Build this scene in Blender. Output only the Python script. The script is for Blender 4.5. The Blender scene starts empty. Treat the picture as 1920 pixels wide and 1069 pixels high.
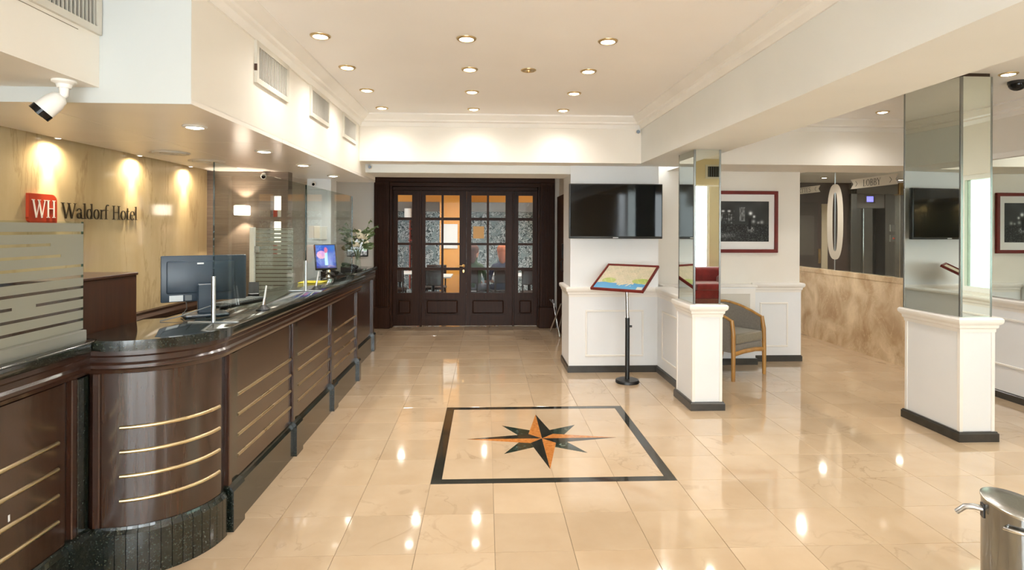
import bpy, bmesh, math, random
from mathutils import Vector, Matrix
random.seed(7)
PI = math.pi
S = bpy.context.scene
COL = S.collection
# ------------------------------------------------------------------ camera
CAM_H = 1.6272
cd = bpy.data.cameras.new('camera'); cam = bpy.data.objects.new('camera', cd); COL.objects.link(cam)
cd.sensor_fit = 'HORIZONTAL'; cd.sensor_width = 36.0; cd.lens = 36.0*1090.0/1920.0
cd.shift_y = -(534.5-430.6)/1920.0; cd.clip_start = 0.05; cd.clip_end = 200
cam.matrix_world = Matrix.Translation((0, 0, CAM_H)) @ Matrix.Rotation(-0.04488, 4, 'Z') @ Matrix.Rotation(PI/2, 4, 'X') @ Matrix.Rotation(0.004, 4, 'Z')
S.camera = cam
# ------------------------------------------------------------------ daylight (reaches the room only through the street windows)
W = bpy.data.worlds.new('daylight'); S.world = W; W.use_nodes = True
bg = W.node_tree.nodes['Background']; bg.inputs[0].default_value = (0.90, 0.95, 1.0, 1); bg.inputs[1].default_value = 11.5
def portal(loc, rot, sx, sy):
    l = bpy.data.lights.new('window_portal', 'AREA'); l.shape = 'RECTANGLE'; l.size = sx; l.size_y = sy; l.cycles.is_portal = True
    o = bpy.data.objects.new('window_portal', l); COL.objects.link(o); o.location = loc; o.rotation_euler = rot
DAY_WINDOWS = [(-2.30, -0.80), (-0.70, 0.80), (0.90, 2.25), (3.60, 3.88), (4.42, 5.20)]     # x ranges of the openings in the street wall; wide bays added for daylight
for x0, x1 in DAY_WINDOWS: portal(((x0+x1)/2, -2.93, 1.4), (PI/2, 0, PI), x1-x0, 2.6)
SIDE_WINDOW = (1.5, 3.95, 1.0, 2.22)                          # y and z range of the window in the right wall
portal((5.03, 2.725, 1.61), (PI/2, 0, PI/2), 2.45, 1.22)
LAMP_W = 22.0          # ceiling downlights
LAMP_COL = (1.0, 0.95, 0.885)
# ------------------------------------------------------------------ exposure
vs = S.view_settings
vs.view_transform = 'Standard'; vs.look = 'None'; vs.gamma = 1.0; vs.exposure = 0.14; vs.use_curve_mapping = False
S.cycles.use_denoising = True
S.cycles.max_bounces = 10; S.cycles.diffuse_bounces = 5; S.cycles.glossy_bounces = 5; S.cycles.transparent_max_bounces = 16; S.cycles.transmission_bounces = 6
S.cycles.sample_clamp_indirect = 8.0; S.cycles.caustics_reflective = False; S.cycles.caustics_refractive = False

# ------------------------------------------------------------------ helpers: meshes
class MB:
    """collects shapes for ONE mesh object"""
    def __init__(s): s.v = []; s.f = []; s.m = []
    def add(s, vs_, fs, mi=0):
        b = len(s.v); s.v += [tuple(p) for p in vs_]
        for f in fs: s.f.append(tuple(b+i for i in f)); s.m.append(mi)
        return s
    def box(s, x0, x1, y0, y1, z0, z1, bev=0.0, seg=1, mi=0):
        if x0 > x1: x0, x1 = x1, x0
        if y0 > y1: y0, y1 = y1, y0
        if z0 > z1: z0, z1 = z1, z0
        vs_ = [(x0,y0,z0),(x1,y0,z0),(x1,y1,z0),(x0,y1,z0),(x0,y0,z1),(x1,y0,z1),(x1,y1,z1),(x0,y1,z1)]
        fs = [(0,3,2,1),(4,5,6,7),(0,1,5,4),(1,2,6,5),(2,3,7,6),(3,0,4,7)]
        if bev > 0:
            bm = bmesh.new(); vv = [bm.verts.new(p) for p in vs_]
            for f in fs: bm.faces.new([vv[i] for i in f])
            bmesh.ops.bevel(bm, geom=list(bm.edges), offset=bev, segments=seg, affect='EDGES', profile=0.5)
            s.bm(bm, mi); return s
        return s.add(vs_, fs, mi)
    def bm(s, bm, mi=0):
        bm.verts.index_update()
        s.add([v.co[:] for v in bm.verts], [[v.index for v in f.verts] for f in bm.faces], mi); bm.free(); return s
    def prism(s, poly, z0, z1, bev=0.0, seg=2, mi=0):
        a = sum(poly[i][0]*poly[(i+1) % len(poly)][1]-poly[(i+1) % len(poly)][0]*poly[i][1] for i in range(len(poly)))
        if a < 0: poly = poly[::-1]
        n = len(poly)
        vs_ = [(x, y, z0) for x, y in poly]+[(x, y, z1) for x, y in poly]
        fs = [tuple(range(n-1, -1, -1)), tuple(range(n, 2*n))]+[(i, (i+1) % n, n+(i+1) % n, n+i) for i in range(n)]
        if bev > 0:
            bm = bmesh.new(); vv = [bm.verts.new(p) for p in vs_]
            for f in fs: bm.faces.new([vv[i] for i in f])
            ed = [e for e in bm.edges if abs(e.verts[0].co.z-e.verts[1].co.z) < 1e-6]
            bmesh.ops.bevel(bm, geom=ed, offset=bev, segments=seg, affect='EDGES', profile=0.5)
            return s.bm(bm, mi)
        return s.add(vs_, fs, mi)
    def cyl(s, p0, p1, r0, r1=None, seg=16, mi=0):
        r1 = r0 if r1 is None else r1
        return s.tube([p0, p1], [r0, r1], seg, mi)
    def tube(s, pts, r, seg=8, mi=0, caps=True, flat=1.0):
        pts = [Vector(p) for p in pts]; n = len(pts)
        rs = [r]*n if not isinstance(r, (list, tuple)) else list(r)
        vs_ = []; fs = []; up = None
        for i, p in enumerate(pts):
            t = (pts[min(i+1, n-1)]-pts[max(i-1, 0)]).normalized()
            if up is None:
                up = Vector((0, 0, 1)) if abs(t.z) < 0.9 else Vector((1, 0, 0))
            a = t.cross(up)
            if a.length < 1e-5: a = t.orthogonal()
            a.normalize(); b = a.cross(t).normalized(); up = b
            for k in range(seg):
                an = 2*PI*k/seg
                vs_.append(p+a*math.cos(an)*rs[i]+b*math.sin(an)*rs[i]*flat)
        for i in range(n-1):
            for k in range(seg):
                k2 = (k+1) % seg
                fs.append((i*seg+k, i*seg+k2, (i+1)*seg+k2, (i+1)*seg+k))
        if caps: fs += [tuple(range(seg-1, -1, -1)), tuple(range((n-1)*seg, n*seg))]
        return s.add(vs_, fs, mi)
    def lathe(s, prof, c=(0, 0, 0), seg=24, axis='Z', mi=0):
        vs_ = []; fs = []; n = len(prof)
        for r, z in prof:
            for k in range(seg):
                a = 2*PI*k/seg; x, y = r*math.cos(a), r*math.sin(a)
                p = (x, y, z) if axis == 'Z' else ((x, z, y) if axis == 'Y' else (z, x, y))
                vs_.append((c[0]+p[0], c[1]+p[1], c[2]+p[2]))
        for i in range(n-1):
            for k in range(seg):
                k2 = (k+1) % seg
                q = (i*seg+k, i*seg+k2, (i+1)*seg+k2, (i+1)*seg+k)
                fs.append(q if axis != 'Y' else q[::-1])
        return s.add(vs_, fs, mi)
    def sweep(s, path, prof, closed=True, mi=0, caps=True):
        """profile (offset to the right of the path, z) swept along a plan path with mitred corners"""
        n = len(path); m = len(prof); vs_ = []
        for i in range(n):
            d0 = None if i == 0 else Vector((path[i][0]-path[i-1][0], path[i][1]-path[i-1][1])).normalized()
            d1 = None if i == n-1 else Vector((path[i+1][0]-path[i][0], path[i+1][1]-path[i][1])).normalized()
            d0 = d0 or d1; d1 = d1 or d0
            n0 = Vector((d0.y, -d0.x)); n1 = Vector((d1.y, -d1.x)); nn = (n0+n1)
            nn = nn/max(nn.dot(n0), 0.2) if nn.length > 1e-6 else n0
            for o, z in prof: vs_.append((path[i][0]+nn.x*o, path[i][1]+nn.y*o, z))
        fs = []
        for i in range(n-1):
            for k in range(m if closed else m-1):
                k2 = (k+1) % m
                fs.append((i*m+k, i*m+k2, (i+1)*m+k2, (i+1)*m+k))
        if closed and caps: fs += [tuple(range(m-1, -1, -1)), tuple(range((n-1)*m, n*m))]
        return s.add(vs_, fs, mi)
    def ball(s, c, r, seg=12, rings=8, sc=(1, 1, 1), mi=0):
        prof = []
        for i in range(rings+1):
            a = -PI/2+PI*i/rings
            prof.append((max(r*math.cos(a), 1e-5), r*math.sin(a)))
        b = len(s.v); s.lathe(prof, (0, 0, 0), seg, 'Z', mi)
        for i in range(b, len(s.v)):
            p = s.v[i]; s.v[i] = (c[0]+p[0]*sc[0], c[1]+p[1]*sc[1], c[2]+p[2]*sc[2])
        return s
    def xf(s, M):
        s.v = [tuple(M @ Vector(p)) for p in s.v]; return s
    def build(s, name, m, parent=None, world=True, smooth=None, label=None, props=None):
        me = bpy.data.meshes.new(name)
        off = Vector((0, 0, 0))
        if parent is not None and world:
            q = parent
            while q is not None: off += Vector(q.location); q = q.parent
        me.from_pydata([tuple(Vector(p)-off) for p in s.v], [], s.f)
        bm = bmesh.new(); bm.from_mesh(me); bmesh.ops.recalc_face_normals(bm, faces=bm.faces); bm.to_mesh(me); bm.free()
        ms = m if isinstance(m, (list, tuple)) else [m]
        for x in ms: me.materials.append(M[x] if isinstance(x, str) else x)
        if len(ms) > 1 and len(me.polygons) == len(s.m):
            for p, k in zip(me.polygons, s.m): p.material_index = k
        if smooth:
            for p in me.polygons: p.use_smooth = True
            me.set_sharp_from_angle(angle=math.radians(smooth))
        o = bpy.data.objects.new(name, me); COL.objects.link(o)
        if parent is not None: o.parent = parent
        if label: o['label'] = label
        for k, v in (props or {}).items(): o[k] = v
        return o
def tag(o, label, cat, group=None, kind=None):
    o['label'] = label; o['category'] = cat
    if group: o['group'] = group
    if kind: o['kind'] = kind
    return o
def thing(name, label, cat, loc=(0, 0, 0), rz=0.0, group=None, kind=None):
    o = bpy.data.objects.new(name, None); COL.objects.link(o); o.location = loc; o.rotation_euler = (0, 0, rz)
    o.empty_display_size = 0.1
    return tag(o, label, cat, group, kind)
def struct(name, mb, m, label, cat, smooth=None):
    o = mb.build(name, m, smooth=smooth); return tag(o, label, cat, kind='structure')
def kids(o): return [c for c in bpy.data.objects if c.parent == o]
def dup(o, loc=None, rz=None, label=None, parent=None):
    c = o.copy(); COL.objects.link(c)
    if parent is not None: c.parent = parent
    if loc is not None: c.location = loc
    if rz is not None: c.rotation_euler = (0, 0, rz)
    if label: c['label'] = label
    for ch in kids(o): dup(ch, parent=c)
    return c
def arc(cx, cy, r, a0, a1, n):
    return [(cx+r*math.cos(math.radians(a0+(a1-a0)*i/n)), cy+r*math.sin(math.radians(a0+(a1-a0)*i/n))) for i in range(n+1)]
# ------------------------------------------------------------------ materials
M = {}
def lin(h):
    if isinstance(h, str):
        h = h.lstrip('#'); c = [int(h[i:i+2], 16)/255 for i in (0, 2, 4)]
    else: c = list(h)
    return tuple((x/12.92 if x <= 0.04045 else ((x+0.055)/1.055)**2.4) for x in c)+(1.0,)
def newmat(name):
    m = bpy.data.materials.new(name); m.use_nodes = True; M[name] = m
    nt = m.node_tree; return m, nt, nt.nodes['Principled BSDF'], nt.nodes['Material Output']
def N(nt, t, **kw):
    n = nt.nodes.new(t)
    for k, v in kw.items(): setattr(n, k, v)
    return n
def noise_fac(nt, scale=5, stretch=(1, 1, 1), detail=4, rough=0.55, lo=0.3, hi=0.7, dist=0.0, coord='pos', rnd=False):
    if coord == 'pos': src = N(nt, 'ShaderNodeNewGeometry').outputs['Position']
    else: src = N(nt, 'ShaderNodeTexCoord').outputs['Object']
    mp = N(nt, 'ShaderNodeMapping'); mp.inputs['Scale'].default_value = stretch
    nt.links.new(src, mp.inputs['Vector'])
    if rnd:
        oi = N(nt, 'ShaderNodeObjectInfo'); ml = N(nt, 'ShaderNodeMath', operation='MULTIPLY'); ml.inputs[1].default_value = 37.0
        nt.links.new(oi.outputs['Random'], ml.inputs[0]); nt.links.new(ml.outputs[0], mp.inputs['Location'])
    n = N(nt, 'ShaderNodeTexNoise'); n.inputs['Scale'].default_value = scale; n.inputs['Detail'].default_value = detail
    n.inputs['Roughness'].default_value = rough; n.inputs['Distortion'].default_value = dist
    nt.links.new(mp.outputs[0], n.inputs['Vector'])
    r = N(nt, 'ShaderNodeMapRange'); r.inputs[1].default_value = lo; r.inputs[2].default_value = hi
    nt.links.new(n.outputs['Fac'], r.inputs[0])
    return r.outputs[0]
def mixc(nt, fac, a, b, blend='MIX'):
    n = N(nt, 'ShaderNodeMix', data_type='RGBA', blend_type=blend)
    if isinstance(fac, (int, float)): n.inputs[0].default_value = fac
    else: nt.links.new(fac, n.inputs[0])
    for i, c in ((6, a), (7, b)):
        if isinstance(c, bpy.types.NodeSocket): nt.links.new(c, n.inputs[i])
        else: n.inputs[i].default_value = lin(c)
    return n.outputs[2]
def pm(name, c, rough=0.5, metal=0.0, coat=0.0, c2=None, var=None, bump=None, spec=0.5, coat_rough=0.05, rnd=False, sheen=0.0):
    m, nt, b, out = newmat(name)
    b.inputs['Base Color'].default_value = lin(c)
    b.inputs['Roughness'].default_value = rough; b.inputs['Metallic'].default_value = metal
    b.inputs['Coat Weight'].default_value = coat; b.inputs['Coat Roughness'].default_value = coat_rough
    b.inputs['Specular IOR Level'].default_value = spec; b.inputs['Sheen Weight'].default_value = sheen
    v = dict(scale=3, detail=3, lo=0.35, hi=0.65) if var is None else var
    if c2 is None and var is None:
        r, g, bb = lin(c)[:3]
        f = noise_fac(nt, 2.3, lo=0.2, hi=0.8)
        mr = N(nt, 'ShaderNodeMapRange'); mr.inputs[3].default_value = max(rough-0.03, 0.0); mr.inputs[4].default_value = min(rough+0.04, 1)
        nt.links.new(f, mr.inputs[0]); nt.links.new(mr.outputs[0], b.inputs['Roughness'])
    elif c2 is not None:
        nt.links.new(mixc(nt, noise_fac(nt, rnd=rnd, **v), c, c2), b.inputs['Base Color'])
    if bump:
        bs = dict(bump); st = bs.pop('strength', 0.2); ds = bs.pop('distance', 0.005)
        bn = N(nt, 'ShaderNodeBump'); bn.inputs['Strength'].default_value = st; bn.inputs['Distance'].default_value = ds
        nt.links.new(noise_fac(nt, **bs), bn.inputs['Height']); nt.links.new(bn.outputs[0], b.inputs['Normal'])
    return m
def emis(name, c, strength):
    m, nt, b, out = newmat(name)
    b.inputs['Base Color'].default_value = lin(c); b.inputs['Emission Color'].default_value = lin(c); b.inputs['Emission Strength'].default_value = strength
    return m
def thin_glass(name, tint='#f4f8f6', rough=0.0, refl=1.0):
    m, nt, b, out = newmat(name); nt.nodes.remove(b)
    t = N(nt, 'ShaderNodeBsdfTransparent'); t.inputs[0].default_value = lin(tint)
    g = N(nt, 'ShaderNodeBsdfGlossy'); g.inputs['Roughness'].default_value = rough; g.inputs[0].default_value = (1, 1, 1, 1)
    lw_ = N(nt, 'ShaderNodeLayerWeight'); pw = N(nt, 'ShaderNodeMath', operation='POWER'); pw.inputs[1].default_value = 5.0
    nt.links.new(lw_.outputs['Facing'], pw.inputs[0])
    ml = N(nt, 'ShaderNodeMath', operation='MULTIPLY_ADD'); ml.inputs[1].default_value = 0.9*refl; ml.inputs[2].default_value = 0.035*refl
    nt.links.new(pw.outputs[0], ml.inputs[0])
    mx = N(nt, 'ShaderNodeMixShader'); nt.links.new(ml.outputs[0], mx.inputs[0]); nt.links.new(t.outputs[0], mx.inputs[1]); nt.links.new(g.outputs[0], mx.inputs[2])
    nt.links.new(mx.outputs[0], out.inputs[0]); return m
def frost(name, c, alpha=0.8):
    m, nt, b, out = newmat(name); nt.nodes.remove(b)
    t = N(nt, 'ShaderNodeBsdfTransparent'); d = N(nt, 'ShaderNodeBsdfDiffuse'); d.inputs[0].default_value = lin(c)
    tl = N(nt, 'ShaderNodeBsdfTranslucent'); tl.inputs[0].default_value = lin(c)
    m1 = N(nt, 'ShaderNodeMixShader'); m1.inputs[0].default_value = 0.5; nt.links.new(d.outputs[0], m1.inputs[1]); nt.links.new(tl.outputs[0], m1.inputs[2])
    m2 = N(nt, 'ShaderNodeMixShader'); m2.inputs[0].default_value = alpha; nt.links.new(t.outputs[0], m2.inputs[1]); nt.links.new(m1.outputs[0], m2.inputs[2])
    nt.links.new(m2.outputs[0], out.inputs[0]); return m

pm('wall_white', '#ece7de', 0.55, c2='#e6e0d6', var=dict(scale=1.3, detail=3), bump=dict(scale=60, strength=0.04, distance=0.002))
pm('wall_pier', '#e6e8ea', 0.42, c2='#e1e3e5', var=dict(scale=1.1, detail=3), bump=dict(scale=50, strength=0.03, distance=0.002))
pm('wall_cool', '#e6e8e6', 0.55, c2='#e0e2e0', var=dict(scale=1.3, detail=3), bump=dict(scale=60, strength=0.04, distance=0.002))
pm('ceiling_white', '#f3f2f1', 0.7, c2='#eeecea', var=dict(scale=0.8, detail=3))
pm('trim_white', '#eeebe6', 0.35, c2='#e7e4de', var=dict(scale=3, detail=2))
pm('soffit_panel', '#f2ede6', 0.22, c2='#ece6de', var=dict(scale=1.5, detail=2), spec=0.5)
pm('seam', '#8d8071', 0.7)
pm('baseboard', '#3b3833', 0.28, c2='#2c2a26', var=dict(scale=12, detail=4))
# polished cream marble tiles
def marble_floor(name, ca, cb, vein, rough=0.07):
    m, nt, b, out = newmat(name)
    f1 = noise_fac(nt, 2.2, detail=5, lo=0.3, hi=0.72, rnd=True)
    base = mixc(nt, f1, ca, cb)
    # thin veins from the zero crossing of a distorted noise
    src = N(nt, 'ShaderNodeNewGeometry').outputs['Position']
    mp = N(nt, 'ShaderNodeMapping'); oi = N(nt, 'ShaderNodeObjectInfo'); ml = N(nt, 'ShaderNodeMath', operation='MULTIPLY'); ml.inputs[1].default_value = 53.0
    nt.links.new(oi.outputs['Random'], ml.inputs[0]); nt.links.new(ml.outputs[0], mp.inputs['Location']); nt.links.new(src, mp.inputs['Vector'])
    n = N(nt, 'ShaderNodeTexNoise'); n.inputs['Scale'].default_value = 2.6; n.inputs['Detail'].default_value = 6; n.inputs['Distortion'].default_value = 0.9
    nt.links.new(mp.outputs[0], n.inputs['Vector'])
    s1 = N(nt, 'ShaderNodeMath', operation='SUBTRACT'); s1.inputs[1].default_value = 0.5; nt.links.new(n.outputs['Fac'], s1.inputs[0])
    ab = N(nt, 'ShaderNodeMath', operation='ABSOLUTE'); nt.links.new(s1.outputs[0], ab.inputs[0])
    r = N(nt, 'ShaderNodeMapRange'); r.inputs[1].default_value = 0.0; r.inputs[2].default_value = 0.018; r.inputs[3].default_value = 1; r.inputs[4].default_value = 0
    nt.links.new(ab.outputs[0], r.inputs[0])
    msk = noise_fac(nt, 1.7, detail=2, lo=0.5, hi=0.75, rnd=True)
    mm = N(nt, 'ShaderNodeMath', operation='MULTIPLY'); nt.links.new(r.outputs[0], mm.inputs[0]); nt.links.new(msk, mm.inputs[1])
    m3 = N(nt, 'ShaderNodeMath', operation='MULTIPLY'); m3.inputs[1].default_value = 0.55; nt.links.new(mm.outputs[0], m3.inputs[0])
    col = mixc(nt, m3.outputs[0], base, vein)
    # every slab is a little lighter or darker than the next
    hv = N(nt, 'ShaderNodeHueSaturation'); vr = N(nt, 'ShaderNodeMapRange'); vr.inputs[3].default_value = 0.94; vr.inputs[4].default_value = 1.05
    nt.links.new(oi.outputs['Random'], vr.inputs[0]); nt.links.new(vr.outputs[0], hv.inputs['Value']); nt.links.new(col, hv.inputs['Color'])
    nt.links.new(hv.outputs[0], b.inputs['Base Color'])
    b.inputs['Roughness'].default_value = rough; b.inputs['Specular IOR Level'].default_value = 0.6
    b.inputs['Coat Weight'].default_value = 0.5; b.inputs['Coat Roughness'].default_value = 0.035
    return m
marble_floor('floor_marble', '#cdb598', '#c0a687', '#8f765a')
pm('grout', '#8d7a62', 0.8)
pm('mosaic_dark', '#262622', 0.08, c2='#34352f', var=dict(scale=14, detail=5), coat=0.4)
pm('mosaic_green', '#26332b', 0.08, c2='#7d8b80', var=dict(scale=16, detail=6, lo=0.55, hi=0.78, dist=1.5), coat=0.4)
pm('mosaic_orange', '#cf8a4c', 0.08, c2='#a8662f', var=dict(scale=40, detail=4), coat=0.4)
# dark green speckled granite
def granite(name, rough=0.12):
    m, nt, b, out = newmat(name)
    src = N(nt, 'ShaderNodeNewGeometry').outputs['Position']
    vo = N(nt, 'ShaderNodeTexVoronoi'); vo.inputs['Scale'].default_value = 210; nt.links.new(src, vo.inputs['Vector'])
    sp = N(nt, 'ShaderNodeSeparateColor'); nt.links.new(vo.outputs['Color'], sp.inputs[0])
    r = N(nt, 'ShaderNodeMapRange'); r.inputs[1].default_value = 0.87; r.inputs[2].default_value = 1.0; nt.links.new(sp.outputs[0], r.inputs[0])
    base = mixc(nt, noise_fac(nt, 40, detail=4), '#0c100e', '#19211c')
    col = mixc(nt, r.outputs[0], base, '#3f463f')
    r2 = N(nt, 'ShaderNodeMapRange'); r2.inputs[1].default_value = 0.86; r2.inputs[2].default_value = 1.0; nt.links.new(sp.outputs[1], r2.inputs[0])
    col = mixc(nt, r2.outputs[0], col, '#383223')
    nt.links.new(col, b.inputs['Base Color']); b.inputs['Roughness'].default_value = rough
    b.inputs['Coat Weight'].default_value = 0.6; b.inputs['Coat Roughness'].default_value = 0.05
granite('granite'); granite('granite_tile', 0.2)
def wood(name, a, b_, rough=0.3, coat=0.4, stretch=(26, 26, 1.6), scale=1.0, spec=0.5):
    pm(name, a, rough, coat=coat, spec=spec, c2=b_, var=dict(scale=scale*1.4, stretch=stretch, detail=5, lo=0.3, hi=0.7, dist=0.6), coat_rough=0.12,
       bump=dict(scale=scale*3, stretch=stretch, strength=0.05, distance=0.002))
wood('mahogany', '#2c1a12', '#40261a', 0.24, 0.45)
wood('mahogany_dark', '#22140e', '#321e15', 0.26, 0.4)
wood('panel_wood', '#2b1a11', '#3e281b', 0.22, 0.5)
wood('door_wood', '#2a170e', '#3d2417', 0.42, 0.0, spec=0.18)
wood('door_wood_h', '#2a170e', '#3d2417', 0.42, 0.0, spec=0.18, stretch=(1.6, 26, 26))
wood('cabinet_wood', '#321a0d', '#452613', 0.4, 0.1)
wood('frieze_wood', '#2a1811', '#3a2319', 0.22, 0.45, stretch=(2, 2, 30))
wood('chair_wood', '#9a6a2c', '#b98a44', 0.35, 0.3, stretch=(14, 14, 3))
wood('grey_slat', '#5f5046', '#7b6a5c', 0.5, 0.0, stretch=(2.0, 2.0, 40))
pm('brass', '#d9b071', 0.22, metal=1.0)
pm('gold_rail', '#d9c69e', 0.28, metal=1.0)
pm('lamp_brass', '#cdb58a', 0.3, metal=1.0)
pm('chrome', '#d8d8d8', 0.08, metal=1.0)
pm('steel', '#b4b2ad', 0.24, metal=1.0, c2='#a3a19c', var=dict(scale=2, stretch=(60, 60, 1), detail=3))
pm('steel_bright', '#c9c9c6', 0.12, metal=1.0)
pm('steel_drum', '#8f9294', 0.1, metal=1.0); pm('alu', '#c4c8cc', 0.3, metal=1.0)
pm('mirror', '#dfe6e0', 0.0, metal=1.0, c2='#dde4de', var=dict(scale=0.5))
M['mirror'].node_tree.nodes['Principled BSDF'].inputs['Roughness'].default_value = 0.012
pm('mirror_trim', '#8f9290', 0.25, metal=1.0)
pm('dark_core', '#38271a', 0.8)
# travertine-like wall slabs with vertical streaks
def streak_marble(name, a, b_, vein, sx, rough, sc=1.0, dist=0.3, vein_w=0.010, vein_amt=0.6, grain=0.25):
    m, nt, b, out = newmat(name)
    c = mixc(nt, noise_fac(nt, 1.5*sc, stretch=sx, detail=5, rough=0.55, lo=0.3, hi=0.7, dist=dist), a, b_)
    fg = noise_fac(nt, 22, stretch=(1, 1, 0.5), detail=4, rough=0.7, lo=0.3, hi=0.7); gm = N(nt, 'ShaderNodeMath', operation='MULTIPLY'); gm.inputs[1].default_value = grain; nt.links.new(fg, gm.inputs[0])
    c = mixc(nt, gm.outputs[0], c, b_)
    src = N(nt, 'ShaderNodeNewGeometry').outputs['Position']; mp = N(nt, 'ShaderNodeMapping'); mp.inputs['Scale'].default_value = sx; nt.links.new(src, mp.inputs['Vector'])
    n = N(nt, 'ShaderNodeTexNoise'); n.inputs['Scale'].default_value = 1.3*sc; n.inputs['Detail'].default_value = 7; n.inputs['Roughness'].default_value = 0.6; n.inputs['Distortion'].default_value = dist; nt.links.new(mp.outputs[0], n.inputs['Vector'])
    s1 = N(nt, 'ShaderNodeMath', operation='SUBTRACT'); s1.inputs[1].default_value = 0.5; nt.links.new(n.outputs['Fac'], s1.inputs[0])
    ab = N(nt, 'ShaderNodeMath', operation='ABSOLUTE'); nt.links.new(s1.outputs[0], ab.inputs[0])
    r = N(nt, 'ShaderNodeMapRange'); r.inputs[2].default_value = vein_w; r.inputs[3].default_value = vein_amt; r.inputs[4].default_value = 0; nt.links.new(ab.outputs[0], r.inputs[0])
    nt.links.new(mixc(nt, r.outputs[0], c, vein), b.inputs['Base Color'])
    b.inputs['Roughness'].default_value = rough; b.inputs['Coat Weight'].default_value = 0.3; b.inputs['Coat Roughness'].default_value = 0.06
streak_marble('wall_marble', '#dcc8a0', '#c0a87d', '#94794f', (1.5, 1.5, 0.25), 0.14, 1.1, 0.4, 0.014, 0.35)
streak_marble('low_marble', '#ead6b4', '#ae906c', '#ead4b0', (1.0, 1.3, 0.9), 0.2, 1.7, 0.7, 0.012, 0.4, 0.2)
thin_glass('glass_clear', '#f5f9f7', refl=0.8); thin_glass('glass_pane', '#f7f9f8', refl=0.1); thin_glass('glass_tinted', '#b4bfb6', refl=0.5); thin_glass('glass_edge', '#7fa79b', refl=1.2); thin_glass('glass_hall', '#f1f4f2', refl=0.6)
thin_glass('glass_smoke', '#b9c9cf')
frost('frosted', '#b3b4aa', 0.80); frost('acrylic', '#b9bab4', 0.62); frost('zero_film', '#d6cfc2', 0.95)
pm('black_plastic', '#17181a', 0.35); pm('black_gloss', '#06070a', 0.05, spec=0.3); pm('monitor_daylit', '#2b3845', 0.35); pm('grey_plastic', '#6b6f73', 0.45)  # monitor plastic holds the daylight's blue cast in its colour
pm('white_plastic', '#ecebe8', 0.35); pm('label_white', '#d9dcde', 0.5); pm('paper', '#e9e6dd', 0.7); pm('yellow_paper', '#e3cf2b', 0.6)
pm('vent_white', '#cfcabf', 0.45); pm('vent_dark', '#2a2622', 0.8); pm('slat_white', '#b8b4ab', 0.45); pm('board_shade', '#c9cdcc', 0.55)
pm('red_frame', '#74231d', 0.4, c2='#631b16', var=dict(scale=8), spec=0.3); pm('mat_board', '#e8e6e4', 0.8)
pm('sign_red', '#b03a1e', 0.35); pm('sign_letter', '#4a3f2e', 0.35, metal=0.6); pm('sign_white', '#f0e9e0', 0.5)
pm('fabric_grey', '#7f786e', 0.9, c2='#746d63', var=dict(scale=60, detail=2), sheen=0.3, bump=dict(scale=400, strength=0.15, distance=0.001))
pm('fabric_seat', '#857c68', 0.9, c2='#7a715d', var=dict(scale=50, detail=2), sheen=0.3, bump=dict(scale=400, strength=0.15, distance=0.001))
pm('velvet_red', '#8f1a1c', 0.8, c2='#741214', var=dict(scale=9, detail=3), sheen=0.6)
pm('taupe_wall', '#6f655a', 0.6); pm('curtain', '#ece4d2', 0.9); pm('beige_wall', '#d8c8a4', 0.6); pm('leaf', '#55693f', 0.6, c2='#7b8c60', var=dict(scale=20)); pm('petal', '#f0e8d2', 0.7)
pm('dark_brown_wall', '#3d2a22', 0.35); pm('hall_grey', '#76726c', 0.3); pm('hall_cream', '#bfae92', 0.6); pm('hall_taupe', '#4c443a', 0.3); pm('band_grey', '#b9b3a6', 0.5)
pm('letter_dark', '#35322d', 0.5); pm('amber_lit', '#d9973f', 0.6); pm('paper_notice', '#dfb277', 0.7); pm('dark_floor', '#5d5148', 0.3); pm('table_white', '#dcdcda', 0.4); pm('dark_wood', '#2e1c13', 0.4)
pm('orange_fabric', '#c5662f', 0.8); pm('skin', '#c98f74', 0.55); pm('hair_auburn', '#5e2f1b', 0.6); pm('hair_ginger', '#b5602e', 0.6); pm('green_cloth', '#4f6145', 0.8); pm('navy_cloth', '#3c3b52', 0.8); pm('grey_cloth', '#7a7a80', 0.8)
emis('bulb', '#fff2dc', 22.0); emis('bulb_soft', '#fff0dc', 7.0); emis('lift_display', '#8a86ff', 1.6); emis('shelf_glow', '#fff0e0', 2.2)
# ------------------------------------------------------------------ floor
TX, TY, TS = -1.148, 2.930, 0.4          # joint origin and tile size
fl = MB(); fl.box(-3.0, 8.8, -3.2, 11.2, -0.12, -0.004)
floor = struct('floor', fl, 'grout', 'polished cream marble tile floor of the lobby', 'floor')
tm = MB().box(-0.1988, 0.1988, -0.1988, 0.1988, -0.010, 0.0, bev=0.0012)
tile0 = tm.build('tile', 'floor_marble', None)
tile_me = tile0.data; bpy.data.objects.remove(tile0)
MOS = (TX+2*TS, TX+6*TS, TY+2*TS, TY+6*TS)
rest = MB(); ntile = 0
def visible_tile(x, y):
    if y < 2.45 or y > 9.8: return False
    px = 911+1090*x/y
    if y < 6.5: return px < 1990 and x > -1.65 and x < 5.05
    if y < 7.1: return -1.7 < x < 0.98 or 1.95 < x < 5.05
    return (-1.9 < x < 1.2) or (3.9 < x < 5.05 and y < 9.5)
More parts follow.
